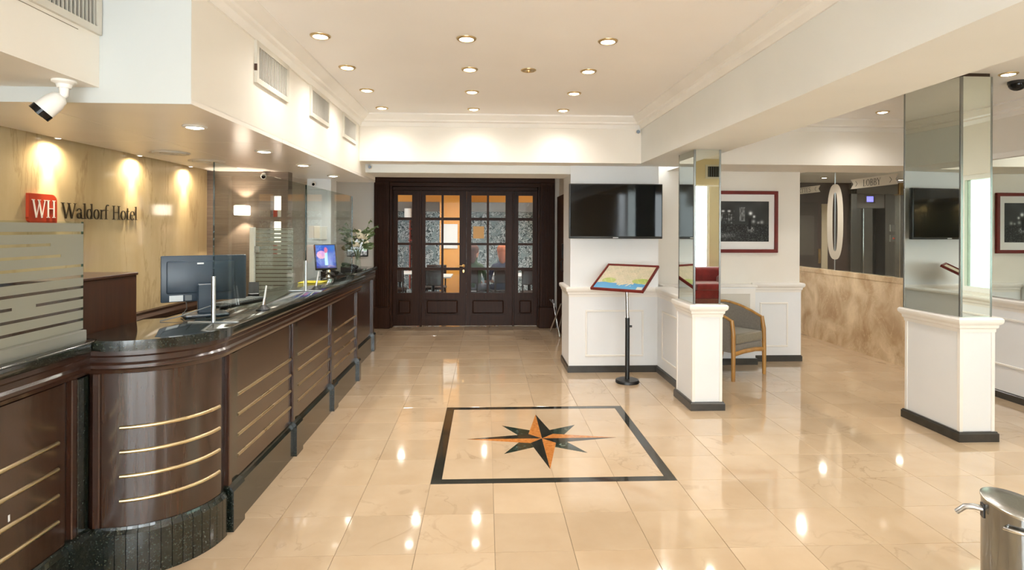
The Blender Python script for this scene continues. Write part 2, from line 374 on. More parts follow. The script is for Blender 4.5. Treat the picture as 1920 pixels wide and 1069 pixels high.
for i in range(-5, 25):
    for j in range(-16, 21):
        x0, y0 = TX+i*TS, TY+j*TS; cx, cy = x0+TS/2, y0+TS/2
        if cx < -2.9 or cx > 8.7 or cy < -3.05 or cy > 11.1: continue
        if MOS[0] < cx < MOS[1] and MOS[2] < cy < MOS[3]: continue
        if visible_tile(cx, cy) and ntile < 300:
            t = bpy.data.objects.new('tile', tile_me); COL.objects.link(t); t.parent = floor; t.location = (cx, cy, 0); ntile += 1
        else:
            rest.box(x0+0.0015, x0+TS-0.0015, y0+0.0015, y0+TS-0.0015, -0.010, 0.0)
rest.build('tile_field', 'floor_marble', floor, props={'kind': 'stuff'})

# star mosaic let into the floor: four tiles by four
mc = ((MOS[0]+MOS[1])/2, (MOS[2]+MOS[3])/2)
mo = thing('floor_mosaic', 'black framed square with eight-pointed compass star in orange, black and green marble', 'floor mosaic', (mc[0], mc[1], -0.006))
H = 0.8; B = 0.068
def poly_piece(name, pts, mat, z1=0.0):
    MB().prism([(mc[0]+p[0], mc[1]+p[1]) for p in pts], -0.010, z1).build(name, mat, mo)
g = 0.0008
poly_piece('border_strip', [(-H+g, -H+g), (H-g, -H+g), (H-g, -H+B), (-H+g, -H+B)], 'mosaic_dark')
poly_piece('border_strip', [(-H+g, H-B), (H-g, H-B), (H-g, H-g), (-H+g, H-g)], 'mosaic_dark')
poly_piece('border_strip', [(-H+g, -H+B+g), (-H+B, -H+B+g), (-H+B, H-B-g), (-H+g, H-B-g)], 'mosaic_dark')
poly_piece('border_strip', [(H-B, -H+B+g), (H-g, -H+B+g), (H-g, H-B-g), (H-B, H-B-g)], 'mosaic_dark')
LT, DT, IN = 0.585, 0.305, 0.098
sc = (0.443-mc[0], 4.519-mc[1])
def sp(x, y): return (sc[0]+x, sc[1]+y)
def shrink(pts, d=0.0008):
    cx = sum(p[0] for p in pts)/len(pts); cy = sum(p[1] for p in pts)/len(pts)
    return [(cx+(p[0]-cx)*(1-d*8), cy+(p[1]-cy)*(1-d*8)) for p in pts]
for k in range(4):
    a = PI/2*k; c, s_ = round(math.cos(a)), round(math.sin(a))
    R = lambda x, y: sp(x*c-y*s_, x*s_+y*c)
    # long point along local +x: one half orange, one half dark
    poly_piece('star_point', shrink([R(0, 0), R(LT, 0), R(IN, IN)]), 'mosaic_orange')
    poly_piece('star_point', shrink([R(0, 0), R(IN, -IN), R(LT, 0)]), 'mosaic_dark')
    # short green diagonal point; its root lies between two long points
    q = 0.185
    poly_piece('star_point', shrink([R(IN, IN), R(q, IN*(LT-q)/(LT-IN)), R(DT, DT)]), 'mosaic_green')
    poly_piece('star_point', shrink([R(IN, IN), R(DT, DT), R(IN*(LT-q)/(LT-IN), q)]), 'mosaic_green')
# cream field around the star: 16 pieces, a touch lower so that the star reads as inlay
e0 = H-B-g
xs = [-e0, -0.4, 0.0, 0.4, e0]
for i in range(4):
    for j in range(4):
        poly_piece('field_tile', [(xs[i]+g, xs[j]+g), (xs[i+1]-g, xs[j]+g), (xs[i+1]-g, xs[j+1]-g), (xs[i]+g, xs[j+1]-g)], 'floor_marble', -0.0006)

# ------------------------------------------------------------------ ceilings, beams
CZ = 2.86
struct('ceiling', MB().box(-2.95, 6.2, -3.1, 6.9, CZ, CZ+0.12), 'ceiling_white', 'smooth white ceiling of the lobby with recessed lights', 'ceiling')
struct('ceiling_vestibule', MB().box(-2.95, 1.5, 7.2, 9.9, 2.62, 2.74), 'ceiling_white', 'white ceiling of the vestibule before the dark doors', 'ceiling')
struct('ceiling_corridor', MB().box(3.8, 8.8, 6.9, 11.2, 2.56, 2.68), 'ceiling_white', 'white ceiling over the lift hall corridor', 'ceiling')
struct('beam_lintel', MB().box(-1.36, 1.70, 6.32, 6.62, 2.36, CZ), 'wall_white', 'white lintel wall under the ceiling in front of dark doors', 'beam')
struct('beam_vestibule', MB().box(-1.36, 0.966, 6.62, 7.2, 2.265, 2.62), 'wall_cool', 'lower white header just above the dark double doors', 'beam')
struct('beam_right', MB().box(1.70, 2.233, -3.0, 6.62, 2.36, CZ), 'wall_cool', 'long white ceiling beam running over the mirrored columns', 'beam')
struct('beam_header', MB().box(2.233, 5.05, 6.32, 7.09, 2.36, CZ), 'wall_white', 'white header over the photo wall and lift corridor opening', 'beam')
struct('beam_rear', MB().box(2.233, 6.1, 0.2, 0.5, 2.41, CZ), 'beige_wall', 'beige bulkhead across the rear of the seating area', 'beam')
# reception soffit with satin ceiling panels
so = struct('soffit', MB().box(-2.79, -1.36, 2.745, 7.2, 2.225, CZ), 'wall_white', 'dropped white soffit over the reception counter', 'soffit')
MB().box(-2.79, -1.3603, 2.7425, 2.7452, 2.2, CZ).build('front_board', 'board_shade', so)  # front of the white soffit; its shade is put into the greyer colour
yb = [2.745, 3.95, 5.15, 6.35, 7.2]; xb = [-2.735, -2.12, -1.36]
for i in range(2):
    for j in range(4):
        MB().box(xb[i]+0.002, xb[i+1]-(0.002 if i == 0 else 0), yb[j]+0.002, yb[j+1]-0.002, 2.2, 2.226).build('panel', 'soffit_panel', so)
MB().box(-2.786, -1.37, 2.75, 7.19, 2.2235, 2.2255).build('seam', 'seam', so)
bk = struct('bulkhead', MB().box(-2.95, -1.77, -3.0, 2.742, 2.27, CZ), 'wall_white', 'white bulkhead carrying the air vent and bullet camera', 'bulkhead')
# cornices (two steps)
cor = [(0, 2.735), (0.012, 2.735), (0.02, 2.75), (0.03, 2.775), (0.055, 2.785), (0.06, 2.80), (0.085, 2.815), (0.105, 2.835), (0.12, 2.845), (0.12, CZ), (0, CZ)]
struct('trim_1', MB().sweep([(-1.36, 2.745), (-1.36, 6.32), (1.70, 6.32), (1.70, -3.0)], cor), 'trim_white', 'stepped white cornice around the main ceiling', 'cornice', 40)
struct('trim_2', MB().sweep([(2.233, 0.5), (2.233, 6.32), (5.05, 6.32), (5.05, 0.5)], cor), 'trim_white', 'stepped white cornice around the side ceiling', 'cornice', 40)

# ------------------------------------------------------------------ walls
struct('wall_left', MB().box(-2.95, -2.79, -3.1, 5.95, 0, CZ), 'wall_marble', 'beige polished marble wall with vertical veins behind the reception', 'wall')
struct('trim_3', MB().sweep([(-2.79, -2.9), (-2.79, 5.94)], [(0, 0.70), (0.05, 0.70), (0.05, 0.78), (0.03, 0.80), (0.03, 0.855), (0.045, 0.87), (0.045, 0.90), (0.02, 0.925), (0.02, 0.945), (0, 0.955)]), 'mahogany_dark', 'dark wooden ledge moulding along the marble wall', 'moulding', 35)
# dark slatted wall behind the desk with two lit niches
wd = MB()
X0, X1 = -2.79, -1.99
for a, b, z0, z1 in ((X0, -2.166, 0, 2.2), (-2.06, X1, 0, 2.2), (-2.166, -2.06, 0, 1.36), (-2.166, -2.06, 1.70, 1.745), (-2.166, -2.06, 1.96, 2.2)):
    wd.box(a, b, 5.95, 6.07, z0, z1)
struct('wall_desk', wd, 'grey_slat', 'grey-brown wood grain wall panel with lit niches behind the desk', 'wall')
struct('wall_back_office', MB().box(-2.95, -2.79, 5.95, 9.9, 0, 2.74), 'wall_white', 'white side wall behind the reception area', 'wall')
wf = MB()
wf.box(-2.95, -1.84, 9.66, 9.95, 0, 2.74); wf.box(1.15, 1.5, 9.66, 9.95, 0, 2.74); wf.box(-1.84, 1.15, 9.66, 9.95, 2.49, 2.74)
struct('wall_far', wf, 'wall_cool', 'white far wall around the dark glazed doors', 'wall')
struct('wall_vestibule', MB().box(1.22, 1.5, 7.15, 9.66, 0, 2.62), 'wall_white', 'cream side wall of the vestibule', 'wall')
struct('wall_partition', MB().box(1.985, 2.125, 5.615, 6.61, 0, 0.95), 'wall_pier', 'low white partition between the pier and the slim mirrored column', 'wall')
wp = MB(); wp.box(0.966, 1.985, 6.61, 7.2, 0, 2.61)
struct('wall_screen', wp, 'wall_pier', 'white pier wall behind the flat television', 'wall')
struct('wall_corridor', MB().box(3.7, 3.92, 7.4, 9.5, 0, 2.57), 'wall_white', 'white side wall of the lift corridor', 'wall')
struct('wall_corridor_end', MB().box(3.7, 5.0, 9.5, 9.7, 0, 2.57), 'wall_white', 'white end wall of the lift corridor', 'wall')
wq = MB(); wq.box(1.985, 3.92, 7.10, 7.4, 0, 2.57)
struct('wall_photo', wq, 'wall_white', 'white wall carrying the framed night photograph', 'wall')
wr = MB(); sy0, sy1, sz0, sz1 = SIDE_WINDOW
wr.box(5.05, 5.2, 0.2, sy0, 0, CZ); wr.box(5.05, 5.2, sy1, 6.42, 0, CZ); wr.box(5.05, 5.2, sy0, sy1, 0, sz0); wr.box(5.05, 5.2, sy0, sy1, sz1, CZ)
wr.box(6.0, 6.15, -3.1, 0.2, 0, CZ); wr.box(5.05, 6.15, 0.2, 0.35, 0, CZ); wr.box(5.0, 8.8, 6.3, 6.42, 0, 2.7)
struct('wall_right', wr, 'wall_white', 'white right wall with mirror above wooden wainscot', 'wall')
w = thing('window_6', 'wide side window above the wainscot of the seating area', 'window', (5.12, 2.725, sz0), kind='structure')
fb = MB()
for a_, b_ in ((sy0, sy0+0.05), ((sy0+sy1)/2-0.025, (sy0+sy1)/2+0.025), (sy1-0.05, sy1)): fb.box(5.08, 5.15, a_, b_, sz0+0.05, sz1-0.05)
fb.box(5.08, 5.15, sy0, sy1, sz0, sz0+0.05); fb.box(5.08, 5.15, sy0, sy1, sz1-0.05, sz1)
fb.build('window_frame', 'trim_white', w)
for a_, b_ in ((sy0+0.05, (sy0+sy1)/2-0.025), ((sy0+sy1)/2+0.025, sy1-0.05)): MB().box(5.112, 5.118, a_, b_, sz0+0.05, sz1-0.05).build('pane', 'glass_tinted', w)
rm = thing('wall_mirror', 'large wall mirror above the wainscot to the right of the column', 'mirror', (5.045, 5.2, 0.99))
MB().box(5.0405, 5.0495, 4.15, 6.3, 0.985, 2.34).build('mirror_glass', 'mirror', rm)
MB().box(5.02, 5.0495, 4.15, 6.3, 2.34, 2.40, bev=0.006).build('top_trim', 'trim_white', rm)
# street wall behind the viewpoint with four windows
wn = MB(); ed = [-2.95]+[x for w in DAY_WINDOWS for x in w]+[6.15]
for k in range(0, len(ed), 2): wn.box(ed[k], ed[k+1], -3.1, -2.95, 0, CZ)
for x0, x1 in DAY_WINDOWS: wn.box(x0, x1, -3.1, -2.95, 0, 0.08 if x1 < 3 else 0.65); wn.box(x0, x1, -3.1, -2.95, 2.72, CZ)
struct('wall_street', wn, 'beige_wall', 'beige street wall with tall glazing behind the viewpoint', 'wall')
for n, (x0, x1) in enumerate(DAY_WINDOWS):
    w = thing('window_%d' % (n+1), ['glazed street bay on the counter side, added for daylight', 'glazed street entrance opposite the dark doors, widened for daylight', 'glazed street bay under the long beam, added for daylight', 'narrow street window beside the sofa', 'tall street window behind the red sofa'][n], 'window', ((x0+x1)/2, -3.02, 0.65), kind='structure')
    fb = MB(); t = 0.05; zb = 0.08 if x1 < 3 else 0.65; zt = 2.72; xm = (x0+x1)/2
    fb.box(x0, x0+t, -3.06, -2.98, zb, zt); fb.box(x1-t, x1, -3.06, -2.98, zb, zt); fb.box(x0+t, x1-t, -3.06, -2.98, zb, zb+t); fb.box(x0+t, x1-t, -3.06, -2.98, zt-t, zt)
    if x1-x0 > 1: fb.box(xm-0.025, xm+0.025, -3.06, -2.98, zb+t, zt-t)
    fb.build('window_frame', 'trim_white', w)
    for a_, b_ in (((x0+t, xm-0.025), (xm+0.025, x1-t)) if x1-x0 > 1 else ((x0+t, x1-t),)): MB().box(a_, b_, -3.024, -3.016, zb+t, zt-t).build('pane', 'glass_pane', w)
    if zb > 0.5: MB().box(x0-0.06, x1+0.06, -3.0, -2.88, 0.60, 0.65, bev=0.008).build('window_sill', 'trim_white', w)
# wainscot: dado board, chair rail cap and dark skirting
cap = [(0, 0.86), (0.014, 0.86), (0.016, 0.885), (0.026, 0.895), (0.028, 0.915), (0.045, 0.93), (0.05, 0.945), (0.05, 0.962), (0.04, 0.974), (0, 0.976)]
board = [(0, 0.0), (0.013, 0.0), (0.013, 0.87), (0, 0.87)]
base = [(0, 0), (0.026, 0), (0.026, 0.062), (0.019, 0.068), (0.017, 0.076), (0, 0.076)]
def wainscot(n, path, label, dz=0.0):
    t = thing('wainscot_panel', 'white panelled wainscot with moulded rail '+label, 'wainscot', (path[0][0], path[0][1], 0), kind='structure')
    MB().sweep(path, board).build('dado_board', 'wall_pier', t)
    MB().sweep(path, cap).build('chair_rail', 'trim_white', t, smooth=35)
    MB().sweep(path, base).build('skirting', 'baseboard', t)
    return t
w1 = wainscot(1, [(0.962, 7.2), (0.962, 6.61), (1.985, 6.61), (1.985, 5.615)], 'below the television')
MB().box(1.975, 2.155, 5.615, 6.62, 0.95, 0.976, bev=0.005).build('ledge', 'trim_white', w1)
w2 = wainscot(2, [(3.30, 7.10), (3.92, 7.10), (3.92, 9.5)], 'below the framed photograph')
w3 = wainscot(3, [(5.05, 6.3), (5.05, 0.35)], 'below the wall mirror')
def mould(t, plane, a0, a1, z0, z1, v, w=0.022, d=0.012):
    """raised rectangular panel moulding; plane 'y' faces -Y at y=v, plane 'x' faces -X at x=v"""
    m = MB()
    for (p0, p1, q0, q1) in ((a0, a1, z0, z0+w), (a0, a1, z1-w, z1), (a0, a0+w, z0+w, z1-w), (a1-w, a1, z0+w, z1-w)):
        if plane == 'y': m.box(p0, p1, v-d, v, q0, q1, bev=0.004)
        else: m.box(v-d, v, p0, p1, q0, q1, bev=0.004)
    m.build('panel_moulding', 'trim_white', t)
mould(w1, 'y', 1.137, 1.81, 0.18, 0.714, 6.597); mould(w1, 'x', 5.72, 6.40, 0.19, 0.73, 1.972)
mould(w2, 'y', 3.405, 3.765, 0.18, 0.735, 7.087)
for y0 in (0.6, 2.0, 3.4, 4.8): mould(w3, 'x', y0, y0+1.2, 0.32, 0.79, 5.037)

# radiator cover let into the photo wall
rc = thing('radiator_cover', 'white box cabinet with grey mesh door behind the armchair', 'cabinet', (2.8, 7.0, 0))
MB().box(2.16, 3.28, 6.93, 7.098, 0.07, 0.935).build('body', 'wall_pier', rc)
MB().box(2.13, 3.30, 6.92, 7.098, 0.935, 0.965, bev=0.006).build('top', 'trim_white', rc)
dfr = MB(); dfr.box(2.30, 3.27, 6.915, 6.93, 0.86, 0.925); dfr.box(2.30, 3.27, 6.915, 6.93, 0.16, 0.22); dfr.box(3.205, 3.27, 6.915, 6.93, 0.22, 0.86); dfr.box(2.30, 2.36, 6.915, 6.93, 0.22, 0.86)
dr = dfr.build('door', 'trim_white', rc); MB().box(2.36, 3.205, 6.922, 6.928, 0.22, 0.86).build('mesh_panel', 'vent_white', dr)
MB().box(2.15, 3.30, 6.905, 7.098, 0.0, 0.075).build('skirting', 'baseboard', rc)

# ------------------------------------------------------------------ mirrored columns
def column(label, X0, X1, Y0, Y1, zp, zt, gap, splay=0.0):
    t = thing('mirrored_column', label, 'column', ((X0+X1)/2, (Y0+Y1)/2, 0))
    ym = (Y0+Y1)/2; xm = (X0+X1)/2
    loop = [(xm, Y1), (X0, Y1), (X0, Y0), (X1, Y0), (X1, Y1), (xm, Y1)]
    MB().box(X0, X1, Y0, Y1, 0, zp-0.03).build('pedestal', 'wall_pier', t)
    st = MB()
    for x in (X0, X1):
        for y in (Y0, Y1): st.box(x-0.006 if x == X0 else x-0.02, x+0.02 if x == X0 else x+0.006, y-0.006 if y == Y0 else y-0.02, y+0.02 if y == Y0 else y+0.006, 0.07, zp-0.1)
    st.build('corner_strip', 'trim_white', t)
    d = zp-0.976
    MB().sweep(loop, [(o-0.004 if o > 0 else -0.12, z+d) for o, z in cap]).build('cap', 'trim_white', t, smooth=35)
    MB().box(X0+0.01, X1-0.01, Y0+0.01, Y1-0.01, zp-0.03, zp-0.001).build('cap_core', 'trim_white', t)
    MB().sweep(loop, base).build('skirting', 'baseboard', t)
    MB().box(X0+0.02, X1-0.02, Y0+0.02, Y1-0.02, zp, zt+gap).build('core', 'dark_core', t)
    e = 0.019
    MB().box(X0+0.006+e, X1-0.006-e, Y0+0.008, Y0+0.014, zp, zt).build('mirror_panel', 'mirror', t)
    MB().box(X0+0.006+e, X1-0.006-e, Y1-0.014, Y1-0.008, zp, zt).build('mirror_panel', 'mirror', t)
    px_, py_ = X0+0.011, Y0+0.006+e
    RM = Matrix.Translation((px_, py_, 0)) @ Matrix.Rotation(splay, 4, 'Z') @ Matrix.Translation((-px_, -py_, 0))
    MB().box(X0+0.008, X0+0.014, Y0+0.006+e, Y1-0.006-e, zp, zt).xf(RM).build('mirror_panel', 'mirror', t)
    MB().box(X1-0.014, X1-0.008, Y0+0.006+e, Y1-0.006-e, zp, zt).build('mirror_panel', 'mirror', t)
    for x in (X0, X1):
        for y in (Y0, Y1):
            xx = x+0.006 if x == X0 else x-0.006-e; yy = y+0.006 if y == Y0 else y-0.006-e
            tb = MB().box(xx, xx+e, yy, yy+e, zp, zt, bev=0.003)
            if x == X0 and y == Y1: tb.xf(RM)
            tb.build('edge_trim', 'mirror_trim', t)
    return t
column('slim mirrored column on white pedestal beside the map stand', 1.874, 2.138, 5.18, 5.61, 0.958, 2.362, 0.0)
column('wide mirrored column on white pedestal at right, dark gap at its top', 3.675, 3.945, 4.345, 4.925, 0.962, 2.832, 0.028, math.radians(4.5))

# ------------------------------------------------------------------ lift hall behind glass
lw = struct('wall_low', MB().box(5.0, 5.1, 6.42, 9.5, 0, 1.035), 'low_marble', 'low beige veined marble wall below the glass of the lift hall', 'wall')
for k in range(3): MB().box(4.995, 5.105, 6.42+k*1.03, 6.42+(k+1)*1.03-0.003, 0.99, 1.06, bev=0.003).build('coping_slab', 'low_marble', lw)
gs = thing('glass_screen', 'frameless clear glass screen above the low marble wall', 'glass screen', (5.05, 8.0, 1.06))
for y0, y1 in ((6.43, 8.198), (8.206, 9.495)):
    MB().box(5.046, 5.054, y0, y1, 1.06, 2.55).build('glass_panel', 'glass_hall', gs)
MB().box(5.044, 5.056, 8.1985, 8.2055, 1.06, 2.55).build('glass_joint', 'alu', gs)
zz = MB(); n = 40
prof_o = []; prof_i = []
def superell(a, b, k): 
    th = 2*PI*k/n; c, s_ = math.cos(th), math.sin(th)
    return (a*abs(c)**0.72*(1 if c >= 0 else -1), b*abs(s_)**0.82*(1 if s_ >= 0 else -1))
vs_ = []; fs = []
for k in range(n):
    o1 = superell(0.195, 0.545, k); i1 = superell(0.062, 0.425, k)
    vs_ += [(5.0445, 8.19+o1[0], 1.758+o1[1]), (5.0445, 8.19+i1[0], 1.758+i1[1]), (5.0425, 8.19+o1[0], 1.758+o1[1]), (5.0425, 8.19+i1[0], 1.758+i1[1])]
for k in range(n):
    a, b = 4*k, 4*((k+1) % n)
    fs += [(a, b, b+1, a+1), (a+2, a+3, b+3, b+2), (a, a+2, b+2, b), (a+1, b+1, b+3, a+3)]
zz.add(vs_, fs); zo = zz.build('zero_numeral', 'zero_film'); tag(zo, 'large matt film numeral 0 on the glass of the lift hall', 'numeral')
# ------------------------------------------------------------------ reception counter
CT = 1.11                                         # top of the granite
cx_, cy_, cr_ = -1.755, 3.15, 0.37
ARC = arc(cx_, cy_, cr_, -90, 0, 20)
PATH = [(-1.84, cy_-cr_)]+ARC+[(-1.385, 6.45)]
PY = [3.205, 4.245, 5.275, 6.305]
frieze = [(-0.03, 1.062), (0.036, 1.062), (0.036, 1.04), (0.024, 1.03), (0.024, 1.006), (0.034, 0.995), (0.034, 0.98), (0.02, 0.97), (0.016, 0.955), (0.004, 0.95), (-0.03, 0.95)]
def offs(path, o):
    m = MB().sweep(path, [(o, 0), (o, 1)], closed=False); return [(m.v[2*i][0], m.v[2*i][1]) for i in range(len(path))]
rcn = thing('reception_counter', 'long mahogany reception counter with rounded end and brass rails', 'counter', (-1.6, 4.6, 0))
body = offs(PATH, -0.012)+[(-1.80, 6.45), (-1.80, 3.42), (-1.84, 3.36)]
MB().prism(body, 0.0, 1.05).build('body', 'mahogany_dark', rcn)
MB().sweep(PATH, frieze).build('frieze', 'frieze_wood', rcn, smooth=35)
# curved panel
ap = [(-1.778, cy_-cr_)]+arc(cx_, cy_, cr_, -90, -4, 22)
MB().sweep(ap, [(-0.012, 0.235), (0.0, 0.235), (0.0, 0.95), (-0.012, 0.95)]).build('curved_panel', 'panel_wood', rcn, smooth=35)
RZ = (0.697, 0.583, 0.470, 0.356)
def railprof(z): return [(0, z-0.009), (0.006, z-0.0075), (0.009, z), (0.006, z+0.0075), (0, z+0.009)]
for z in RZ: MB().sweep(arc(cx_, cy_, cr_, -81, -7, 20), railprof(z)).build('brass_rail', 'gold_rail', rcn, smooth=60)
# posts, granite strips, panels and rails of the straight run
for k, y in enumerate(PY):
    MB().box(-1.40, -1.370, y-0.024, y+0.014, 0.235, 0.955, bev=0.004).build('post', 'mahogany', rcn)
MB().box(-1.812, -1.780, 2.766, 2.80, 0.235, 0.955, bev=0.004).build('post', 'mahogany', rcn)
for k in range(3):
    y0, y1 = PY[k]+0.02, PY[k+1]-0.028
    MB().box(-1.40, -1.382, y0+0.006, y0+0.085, 0.235, 0.945, bev=0.002).build('granite_strip', 'granite_tile', rcn)
    MB().box(-1.40, -1.387, y0+0.088, y1-0.004, 0.235, 0.945, bev=0.002).build('panel', 'panel_wood', rcn)
    for z in RZ: MB().sweep([(-1.387, y0+0.10), (-1.387, y1-0.012)], railprof(z)).build('brass_rail', 'gold_rail', rcn, smooth=60)
# plinth: granite slips round the curve, slabs along the straight run, thicker blocks under the posts
PH = 0.235
pl_prof = [(-0.03, 0), (0.02, 0), (0.02, PH-0.03), (0.008, PH-0.012), (0.004, PH), (-0.03, PH)]
na = 13
for k in range(na):
    a0 = -90+90*k/na+0.15; a1 = -90+90*(k+1)/na-0.15
    MB().sweep(arc(cx_, cy_, cr_, a0, a1, 2), pl_prof).build('granite_tile', 'granite_tile', rcn)
MB().sweep([(-1.82, 2.78), (-1.756, 2.78)], pl_prof).build('granite_tile', 'granite_tile', rcn)
for k in range(3):
    y0, y1 = PY[k]+0.12, PY[k+1]-0.03
    MB().sweep([(-1.385, y0), (-1.385, y1)], pl_prof).build('plinth_slab', 'granite_tile', rcn)
for y in PY:
    MB().sweep([(-1.385, y-0.028), (-1.385, y+(0.118 if y < 6 else 0.05))], [(-0.03, 0), (0.042, 0), (0.042, PH-0.02), (0.03, PH), (0.012, PH+0.012), (-0.03, PH+0.012)]).build('plinth_block', 'granite_tile', rcn)

top = thing('granite_countertop', 'dark speckled granite top of the long curved reception counter', 'countertop', (-1.6, 4.6, 1.062))
pt = [(-1.787, 2.73)]+offs(ARC, 0.05)+[(-1.335, 6.55), (-1.83, 6.55), (-1.83, 3.44), (-1.93, 3.365), (-1.945, 3.365), (-1.945, 2.802), (-1.795, 2.802)]
MB().prism(pt, 1.062, CT, bev=0.014, seg=3).build('slab', 'granite', top, smooth=50)

# far end of the counter, set back
ce = thing('counter_end_section', 'set-back end section of the reception counter beside the doors', 'counter', (-1.6, 7.15, 0))
MB().box(-1.76, -1.522, 6.57, 7.9, 0.0, 1.07).build('body', 'mahogany_dark', ce)
MB().sweep([(-1.52, 6.57), (-1.52, 7.93)], frieze).build('frieze', 'frieze_wood', ce, smooth=35)
for y in (6.62, 7.85): MB().box(-1.54, -1.495, y-0.03, y+0.03, PH, 0.955, bev=0.005).build('post', 'mahogany', ce)
MB().box(-1.54, -1.518, 6.66, 7.81, PH, 0.95, bev=0.002).build('panel', 'panel_wood', ce)
MB().sweep([(-1.52, 6.57), (-1.52, 7.81)], pl_prof).build('plinth_slab', 'granite_tile', ce)
MB().sweep([(-1.52, 7.81), (-1.52, 7.92)], [(-0.03, 0), (0.042, 0), (0.042, PH-0.02), (0.03, PH), (0.012, PH+0.012), (-0.03, PH+0.012)]).build('plinth_block', 'granite_tile', ce)
t2 = MB().prism([(-1.77, 6.56), (-1.465, 6.56), (-1.465, 7.95), (-1.77, 7.95)], 1.072, 1.122, bev=0.014, seg=3).build('granite_worktop', 'granite', None, smooth=50)
tag(t2, 'short granite top of the set-back counter end, under the flowers', 'countertop')

# wing of the counter nearest the viewer
WX = -1.84
wg = thing('counter_wing', 'mahogany counter wing with brass rails nearest the viewer', 'counter', (-2.1, 1.6, 0))
MB().box(-2.38, WX-0.012, 0.3, 2.762, 0, 1.05).build('body', 'mahogany_dark', wg)
WP = [(WX, 0.3), (WX, 2.765)]
MB().sweep(WP, frieze).build('frieze', 'frieze_wood', wg, smooth=35)
wy = [0.60, 1.63, 2.662]
for y in wy: MB().box(WX-0.015, WX+0.014, y-0.004, y+0.030, PH, 0.955, bev=0.004).build('post', 'mahogany', wg)
MB().box(WX-0.012, WX+0.012, wy[2]+0.036, 2.766, PH, 0.945, bev=0.002).build('granite_strip', 'granite_tile', wg)
for k in range(2):
    y0, y1 = wy[k]+0.03, wy[k+1]-0.022
    MB().box(WX-0.012, WX-0.001, y0+0.09, y1-0.004, PH, 0.945, bev=0.002).build('panel', 'panel_wood', wg)
    MB().box(WX-0.012, WX+0.003, y0+0.006, y0+0.085, PH, 0.945, bev=0.002).build('granite_strip', 'granite_tile', wg)
    for z in RZ: MB().sweep([(WX-0.001, y0+0.10), (WX-0.001, y1-0.045)], railprof(z)).build('brass_rail', 'gold_rail', wg, smooth=60)
    MB().sweep([(WX, wy[k]+0.10), (WX, wy[k+1]-0.03)], pl_prof).build('plinth_slab', 'granite_tile', wg)
for y in wy: MB().sweep([(WX, y-0.028), (WX, y+0.10)], [(-0.03, 0), (0.042, 0), (0.042, PH-0.02), (0.03, PH), (0.012, PH+0.012), (-0.03, PH+0.012)]).build('plinth_block', 'granite_tile', wg)
MB().sweep([(WX, wy[2]+0.10), (WX, 2.762)], pl_prof).build('plinth_slab', 'granite_tile', wg)
MB().box(-1.8412, -1.8404, 2.332, 2.341, 0.488, 0.514).build('paint_chip', 'label_white', wg)
t3 = MB().prism([(-2.40, 0.25), (-1.79, 0.25), (-1.79, 2.722), (-1.799, 2.795), (-2.40, 2.795)], 1.062, CT, bev=0.014, seg=3).build('granite_worktop', 'granite', None, smooth=50)
tag(t3, 'granite top of the counter wing under the frosted screen', 'countertop')
# wooden cabinet standing behind the rounded corner
cb = thing('wooden_cabinet', 'plain reddish-brown wooden cabinet back behind the counter corner', 'cabinet', (-2.15, 2.9, 0))
MB().box(-2.36, -1.957, 2.81, 3.355, 0.0, 1.365, bev=0.003).build('carcass', 'cabinet_wood', cb)
MB().box(-2.37, -1.950, 2.805, 3.36, 1.365, 1.38, bev=0.003).build('top', 'cabinet_wood', cb)

# ------------------------------------------------------------------ screens on the counter
def frosted_bands(t, plane, v, a0, a1, z0, z1, pitch, gap, fills, mat='frosted'):
    """horizontal frosted film bands on a pane, some of the gaps between them partly filled"""
    z = z0; k = 0; th = 0.0012
    while z < z1-0.004:
        zt = min(z+pitch-gap, z1)
        f = (lambda m, p0, p1, q0, q1: m.box(v, v+th, p0, p1, q0, q1)) if plane == 'x' else (lambda m, p0, p1, q0, q1: m.box(p0, p1, v, v+th, q0, q1))
        f(MB(), a0, a1, z, zt).build('frosted_band', mat, t)
        if zt+gap < z1 and fills:
            for p0, p1 in fills[k % len(fills)]: f(MB(), a0+(a1-a0)*p0, a0+(a1-a0)*p1, zt, zt+gap).build('frosted_band', mat, t)
        z += pitch; k += 1
fsn = thing('frosted_screen', 'frosted glass counter screen with clear stripes on the wing', 'counter screen', (-1.87, 1.7, CT))
MB().box(-1.854, -1.846, 0.75, 2.752, CT+0.02, 1.655).build('glass_pane', 'glass_clear', fsn)
MB().box(-1.8545, -1.8455, 2.752, 2.7545, CT+0.05, 1.655).build('glass_edge', 'glass_edge', fsn)
frosted_bands(fsn, 'x', -1.8455, 0.75, 2.752, CT+0.055, 1.655, 0.0495, 0.012,
              [[(0, .55)], [(.0, .5), (.62, .74)], [(0, .62), (.80, .86)], [(.0, .6)], [(0, .3)], [(.5, .72)], [(.2, .74), (.93, 1)], [(.3, .66), (.90, 1)], [(0, .45)], [(.0, .2)]])
MB().box(-1.885, -1.822, 0.75, 2.745, CT, CT+0.052, bev=0.003).build('acrylic_base', 'acrylic', fsn)

GX = -1.487
gl = thing('glass_guard', 'clear glass sneeze guard along the long reception counter', 'counter screen', (GX, 4.9, CT))
for y0, y1 in ((3.25, 4.875), (4.885, 6.545)):
    p = MB().box(GX-0.004, GX+0.004, y0, y1, CT+0.012, 1.99).build('glass_panel', 'glass_clear', gl)
    for y in (y0, y1): MB().box(GX-0.0042, GX+0.0042, y-0.0012, y+0.0012, CT+0.012, 1.99).build('glass_edge', 'glass_smoke', p)
for y in (3.25, 4.88):
    MB().cyl((GX, y, CT+0.004), (GX, y, CT+0.255), 0.0115, seg=14).build('post', 'alu', gl, smooth=40)
    MB().box(GX-0.135, GX+0.135, y-0.009, y+0.009, CT, CT+0.009, bev=0.002).build('foot_bar', 'alu', gl)

